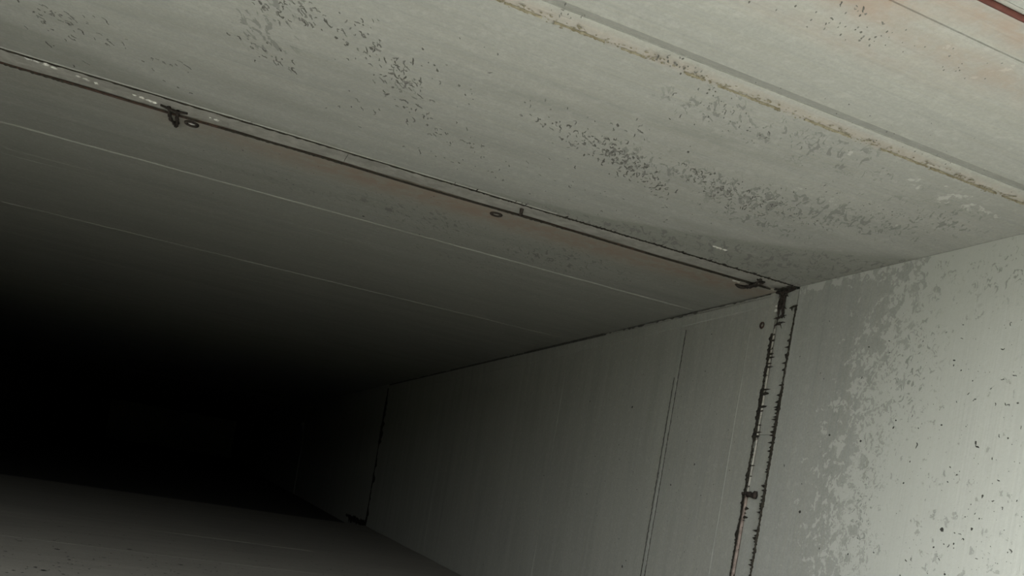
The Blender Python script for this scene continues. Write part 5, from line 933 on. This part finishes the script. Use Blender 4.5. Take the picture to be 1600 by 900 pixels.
# red cable along the ceiling near the mouth
bm = bmesh.new()
tube_bm(bm, [(x, 1.6548 + 0.006 * math.sin(x * 1.3), H - 0.007) for x in np.linspace(XL + 0.02, XR - 0.02, 50)], 0.0075, 8)
tag(obj('red_cable', bm, M_RED, smooth=True), 'thin dark red cable running along the pale ceiling near the tunnel mouth', 'cable')

# twisted wire ties gripping the ceiling rod
def wire_tie(loc, label, prongs, top, foot=None):
    t = bpy.data.objects.new('wire_tie', None); C.objects.link(t); t.location = loc
    tag(t, label, 'wire tie', 'wire ties on the ceiling joint')
    for p in prongs:
        bm = bmesh.new(); tube_bm(bm, spline(p, 4), [0.0075 + 0.003 * math.sin(i * 1.7) for i in range(4 * (len(p) - 1) + 1)], 6)
        obj('prong', bm, M_IRON, t, True)
    bm = bmesh.new(); tube_bm(bm, spline(top, 4), 0.005, 6); obj('hook', bm, M_IRON, t, True)
    if foot:
        bm = bmesh.new(); tube_bm(bm, spline(foot, 4), [0.006 + 0.006 * math.sin(i / (4 * (len(foot) - 1)) * 3.1) for i in range(4 * (len(foot) - 1) + 1)], 6)
        obj('foot', bm, M_IRON, t, True)
    return t
wire_tie((-0.273, 4.262, H), 'black two-pronged wire tie hooked over the ceiling rod beside a pale-centred ring',
         [[(-0.016, -0.078, 0.004), (-0.012, -0.03, -0.012), (-0.008, 0.02, -0.014), (0.006, 0.085, -0.008), (0.008, 0.115, 0.0)],
          [(0.022, -0.06, 0.004), (0.020, -0.02, -0.014), (0.022, 0.03, -0.018), (0.016, 0.085, -0.014), (0.012, 0.125, -0.004)]],
         [(-0.05, -0.068, 0.004), (-0.015, -0.080, -0.006), (0.02, -0.068, -0.004), (0.062, -0.060, 0.004)])
wire_tie((2.875, 4.24, H), 'black wire tie with a bent foot near the wall end of the ceiling rod',
         [[(-0.006, -0.10, 0.004), (0.0, -0.05, -0.010), (0.002, 0.0, -0.014), (0.010, 0.05, -0.012), (0.018, 0.075, -0.002)],
          [(0.035, -0.07, 0.004), (0.024, -0.03, -0.012), (0.016, 0.02, -0.016), (0.022, 0.06, -0.010)]],
         [(-0.02, -0.085, 0.004), (0.008, -0.075, -0.007), (0.04, -0.075, 0.003)],
         [(0.024, 0.060, -0.006), (0.004, 0.075, -0.010), (-0.022, 0.085, -0.008), (-0.045, 0.088, 0.0)])
# the small peg in the joint strip
t = bpy.data.objects.new('steel_peg', None); C.objects.link(t); t.location = (1.40, 4.166, H + 0.010)
tag(t, 'short black steel peg sticking out of the ceiling joint strip', 'peg')
bm = bmesh.new(); tube_bm(bm, [(0, 0, 0.012), (0, 0.004, -0.012), (0.002, 0.008, -0.030)], [0.011, 0.010, 0.009], 8); obj('shank', bm, M_IRON, t, True)
bm = bmesh.new(); tube_bm(bm, [(0.003, 0.008, -0.026), (0.003, 0.010, -0.036)], [0.013, 0.012], 8); obj('head', bm, M_IRON, t, True)

# ring-shaped anchor sockets
def socket(loc, normal, r, label, ring_mat, core_mat, rx=1.0):
    t = bpy.data.objects.new('anchor_socket', None); C.objects.link(t); t.location = loc
    t.rotation_mode = 'QUATERNION'; t.rotation_quaternion = Vector(normal).to_track_quat('Z', 'Y')
    tag(t, label, 'anchor socket', 'anchor sockets by the joint')
    bm = bmesh.new()
    ns, nt_ = 22, 8
    vs = [[bm.verts.new(((r + r * 0.27 * math.cos(b_)) * math.cos(a_) * rx, (r + r * 0.27 * math.cos(b_)) * math.sin(a_), r * 0.27 * math.sin(b_) + 0.003))
           for b_ in [k * 2 * math.pi / nt_ for k in range(nt_)]] for a_ in [k * 2 * math.pi / ns for k in range(ns)]]
    for i in range(ns):
        for k in range(nt_):
            bm.faces.new((vs[i][k], vs[(i + 1) % ns][k], vs[(i + 1) % ns][(k + 1) % nt_], vs[i][(k + 1) % nt_]))
    obj('ring', bm, ring_mat, t, True)
    bm = bmesh.new()
    c = bm.verts.new((0, 0, 0.007)); ring_ = [bm.verts.new((r * 0.6 * math.cos(a_) * rx, r * 0.6 * math.sin(a_), 0.003)) for a_ in [k * math.pi / 8 for k in range(16)]]
    rin2 = [bm.verts.new((v.co.x, v.co.y, -0.004)) for v in ring_]
    for k in range(16):
        bm.faces.new((ring_[k], ring_[(k + 1) % 16], c)); bm.faces.new((rin2[k], rin2[(k + 1) % 16], ring_[(k + 1) % 16], ring_[k]))
    bm.faces.new(rin2[::-1])
    core = obj('mortar_plug', bm, core_mat, t, True); core['label'] = 'pale mortar core'
    return t
socket((-0.192, 4.300, H), (0, 0, -1), 0.026, 'black ring with a pale core touching the ceiling rod beside the two-pronged tie', M_IRON, M_LIME)
socket((1.318, 4.325, H), (0, 0, -1), 0.024, 'black oval ring socket in the stained ceiling just beyond the rod', M_IRON, M_FILL, 1.15)
socket((XR, 4.352, 2.262), (-1, 0, 0), 0.017, 'small rust-brown ring socket high on the right wall beyond the joint', M_RUST, M_FILL)

# pipe clamp on the wall rod
t = bpy.data.objects.new('rod_clamp', None); C.objects.link(t); t.location = (XR, 4.17, 1.245)
tag(t, 'knobbly black iron clamp bridging the wall joint from the upright rod', 'clamp')
bm = bmesh.new(); tube_bm(bm, [(-0.008, y, 0.002 * math.sin(y * 90)) for y in np.linspace(-0.040, 0.044, 12)], [0.014 + 0.004 * math.sin(i * 2.1) for i in range(12)], 8); obj('bar', bm, M_IRON, t, True)
bm = bmesh.new(); tube_bm(bm, [(-0.010, -0.036, -0.020), (-0.012, -0.038, 0.0), (-0.010, -0.036, 0.022)], [0.012, 0.016, 0.011], 8); obj('end_block', bm, M_IRON, t, True)
bm = bmesh.new(); tube_bm(bm, [(-0.003 + 0.018 * math.cos(a_) - 0.006, 0.054 + 0.020 * math.sin(a_), 0.003) for a_ in np.linspace(-2.6, 2.6, 12)], 0.008, 6); obj('collar', bm, M_IRON, t, True)

# ragged clump of dead roots in the corner where ceiling and wall joints meet
t = bpy.data.objects.new('root_clump', None); C.objects.link(t); t.location = (XR, 4.185, 2.40)
tag(t, 'ragged black clump of roots hanging down the wall joint from the ceiling corner', 'root clump')
bm = bmesh.new()
r2 = random.Random(4)
for k in range(6):
    y0 = r2.uniform(-0.018, 0.018); z0 = 0.045 - 0.008 * k; y = y0; p = []
    n_ = r2.randint(6, 9)
    for i in range(n_):
        p.append((-0.005 - 0.009 * r2.random(), y, z0 - i * (0.20 - 0.026 * k) / n_))
        y += r2.uniform(-0.013, 0.013) - 0.2 * (y - 0.004)
    q = spline(p, 3)
    tube_bm(bm, q, [0.0125 * r2.uniform(0.5, 1.2) * (1 - 0.6 * i / len(q)) for i in range(len(q))], 6)
tube_bm(bm, spline([(-0.006, 0.075, 0.045), (-0.010, 0.03, 0.036), (-0.010, -0.01, 0.03), (-0.006, -0.09, 0.046)], 4), [0.006 + 0.005 * r2.random() for _ in range(13)], 6)
obj('root_mass', bm, M_IRON, t)
for i in range(22):
    bm = bmesh.new()
    z = r2.choice([r2.uniform(0.02, 0.05), r2.uniform(-0.16, -0.11), r2.uniform(-0.1, 0.0)])
    d = r2.choice([-1, 1]); L = r2.uniform(0.02, 0.06)
    p = [(-0.006, 0, z), (-0.014, d * L * 0.5, z + r2.uniform(-0.015, 0.015)), (-0.008, d * L, z + r2.uniform(-0.03, 0.03))]
    tube_bm(bm, spline(p, 3), [0.004, 0.004, 0.0035, 0.003, 0.003, 0.002, 0.0015], 5)
    obj('rootlet', bm, M_IRON, t)

# lumps of white lime
def crust(loc, normal, pts, label, group=None):
    r_ = random.Random(int(abs(loc[0]) * 1000))
    bm = bmesh.new()
    n_ = Vector(normal)
    for (da, db, s) in pts:
        bmesh.ops.create_icosphere(bm, subdivisions=2, radius=1.0, matrix=Matrix.Translation((da, db, 0)) @ Matrix.Diagonal((s * r_.uniform(0.9, 1.5), s * r_.uniform(0.6, 0.9), s * 0.35, 1)))
    for v in bm.verts: v.co += Vector((r_.uniform(-1, 1), r_.uniform(-1, 1), r_.uniform(-1, 1))) * 0.0022
    o = obj('lime_crust', bm, M_LIME)
    o.location = loc
    o.rotation_mode = 'QUATERNION'; o.rotation_quaternion = n_.to_track_quat('Z', 'Y') if abs(n_.z) < 0.9 else Matrix.Rotation(math.pi, 3, 'X').to_quaternion()
    return tag(o, label, 'lime crust', 'white lime crusts on the joints')
UPC = (0, 0, -1)
crust((-0.80, 4.120, H + 0.008), UPC, [(-0.10, 0.028, 0.010), (-0.07, 0.018, 0.014), (-0.03, 0.006, 0.014), (0.0, 0.004, 0.016), (0.03, -0.006, 0.014), (0.06, -0.018, 0.012)], 'long white lime crust on the ceiling joint strip, farthest from the wall')
crust((-0.62, 4.165, H + 0.009), UPC, [(-0.03, 0.01, 0.010), (0.0, 0.0, 0.012), (0.04, -0.008, 0.011)], 'faint lime crust on the joint strip right after the longest crust')
crust((-0.40, 4.185, H + 0.009), UPC, [(-0.03, 0.005, 0.009), (0.0, 0.0, 0.010), (0.03, -0.01, 0.011), (0.05, -0.014, 0.008)], 'patchy lime crust on the joint strip just before the two-pronged tie')
crust((-0.10, 4.18, H + 0.009), UPC, [(-0.015, 0.0, 0.009), (0.012, -0.003, 0.010)], 'small lime crust on the joint strip above the pale-centred ring')
crust((2.386, 3.850, H), UPC, [(-0.03, 0.004, 0.010), (0.0, 0.0, 0.014), (0.035, 0.0, 0.011)], 'white lime splash on the damp ceiling on the near side of the joint')
crust((2.800, 4.275, H - 0.002), UPC, [(-0.015, 0.0, 0.010), (0.012, 0.0, 0.011)], 'tiny white lime bead at the foot of the bent-footed tie')
crust((XR, 4.245, 2.352), (-1, 0, 0), [(0, 0.012, 0.010), (0.0, -0.014, 0.011)], 'pair of white lime beads beside the root clump in the corner')
bm = bmesh.new()
bmesh.ops.create_icosphere(bm, subdivisions=3, radius=1.0, matrix=Matrix.Diagonal((0.05, 0.10, 0.075, 1)))
bmesh.ops.create_icosphere(bm, subdivisions=2, radius=1.0, matrix=Matrix.Translation((0.02, 0, -0.13)) @ Matrix.Diagonal((0.03, 0.06, 0.10, 1)))
o = obj('lime_lump', bm, M_LIME, smooth=True); o.location = (XR + 0.0, 25.4, 1.86)
tag(o, 'small pale lime lump far down the dark right wall', 'lime lump')
bm = bmesh.new()
for i in range(14):
    bmesh.ops.create_icosphere(bm, subdivisions=1, radius=1.0, matrix=Matrix.Translation((-1.55 + i * 0.11, 0.02 * math.sin(i * 2), 0)) @ Matrix.Diagonal((0.075, 0.03, 0.012, 1)))
o = obj('lime_crust', bm, M_LIME); o.location = (0, L1 - 0.02, H)
tag(o, 'long faint lime streak on the far dark ceiling joint', 'lime crust', 'white lime crusts on the joints')
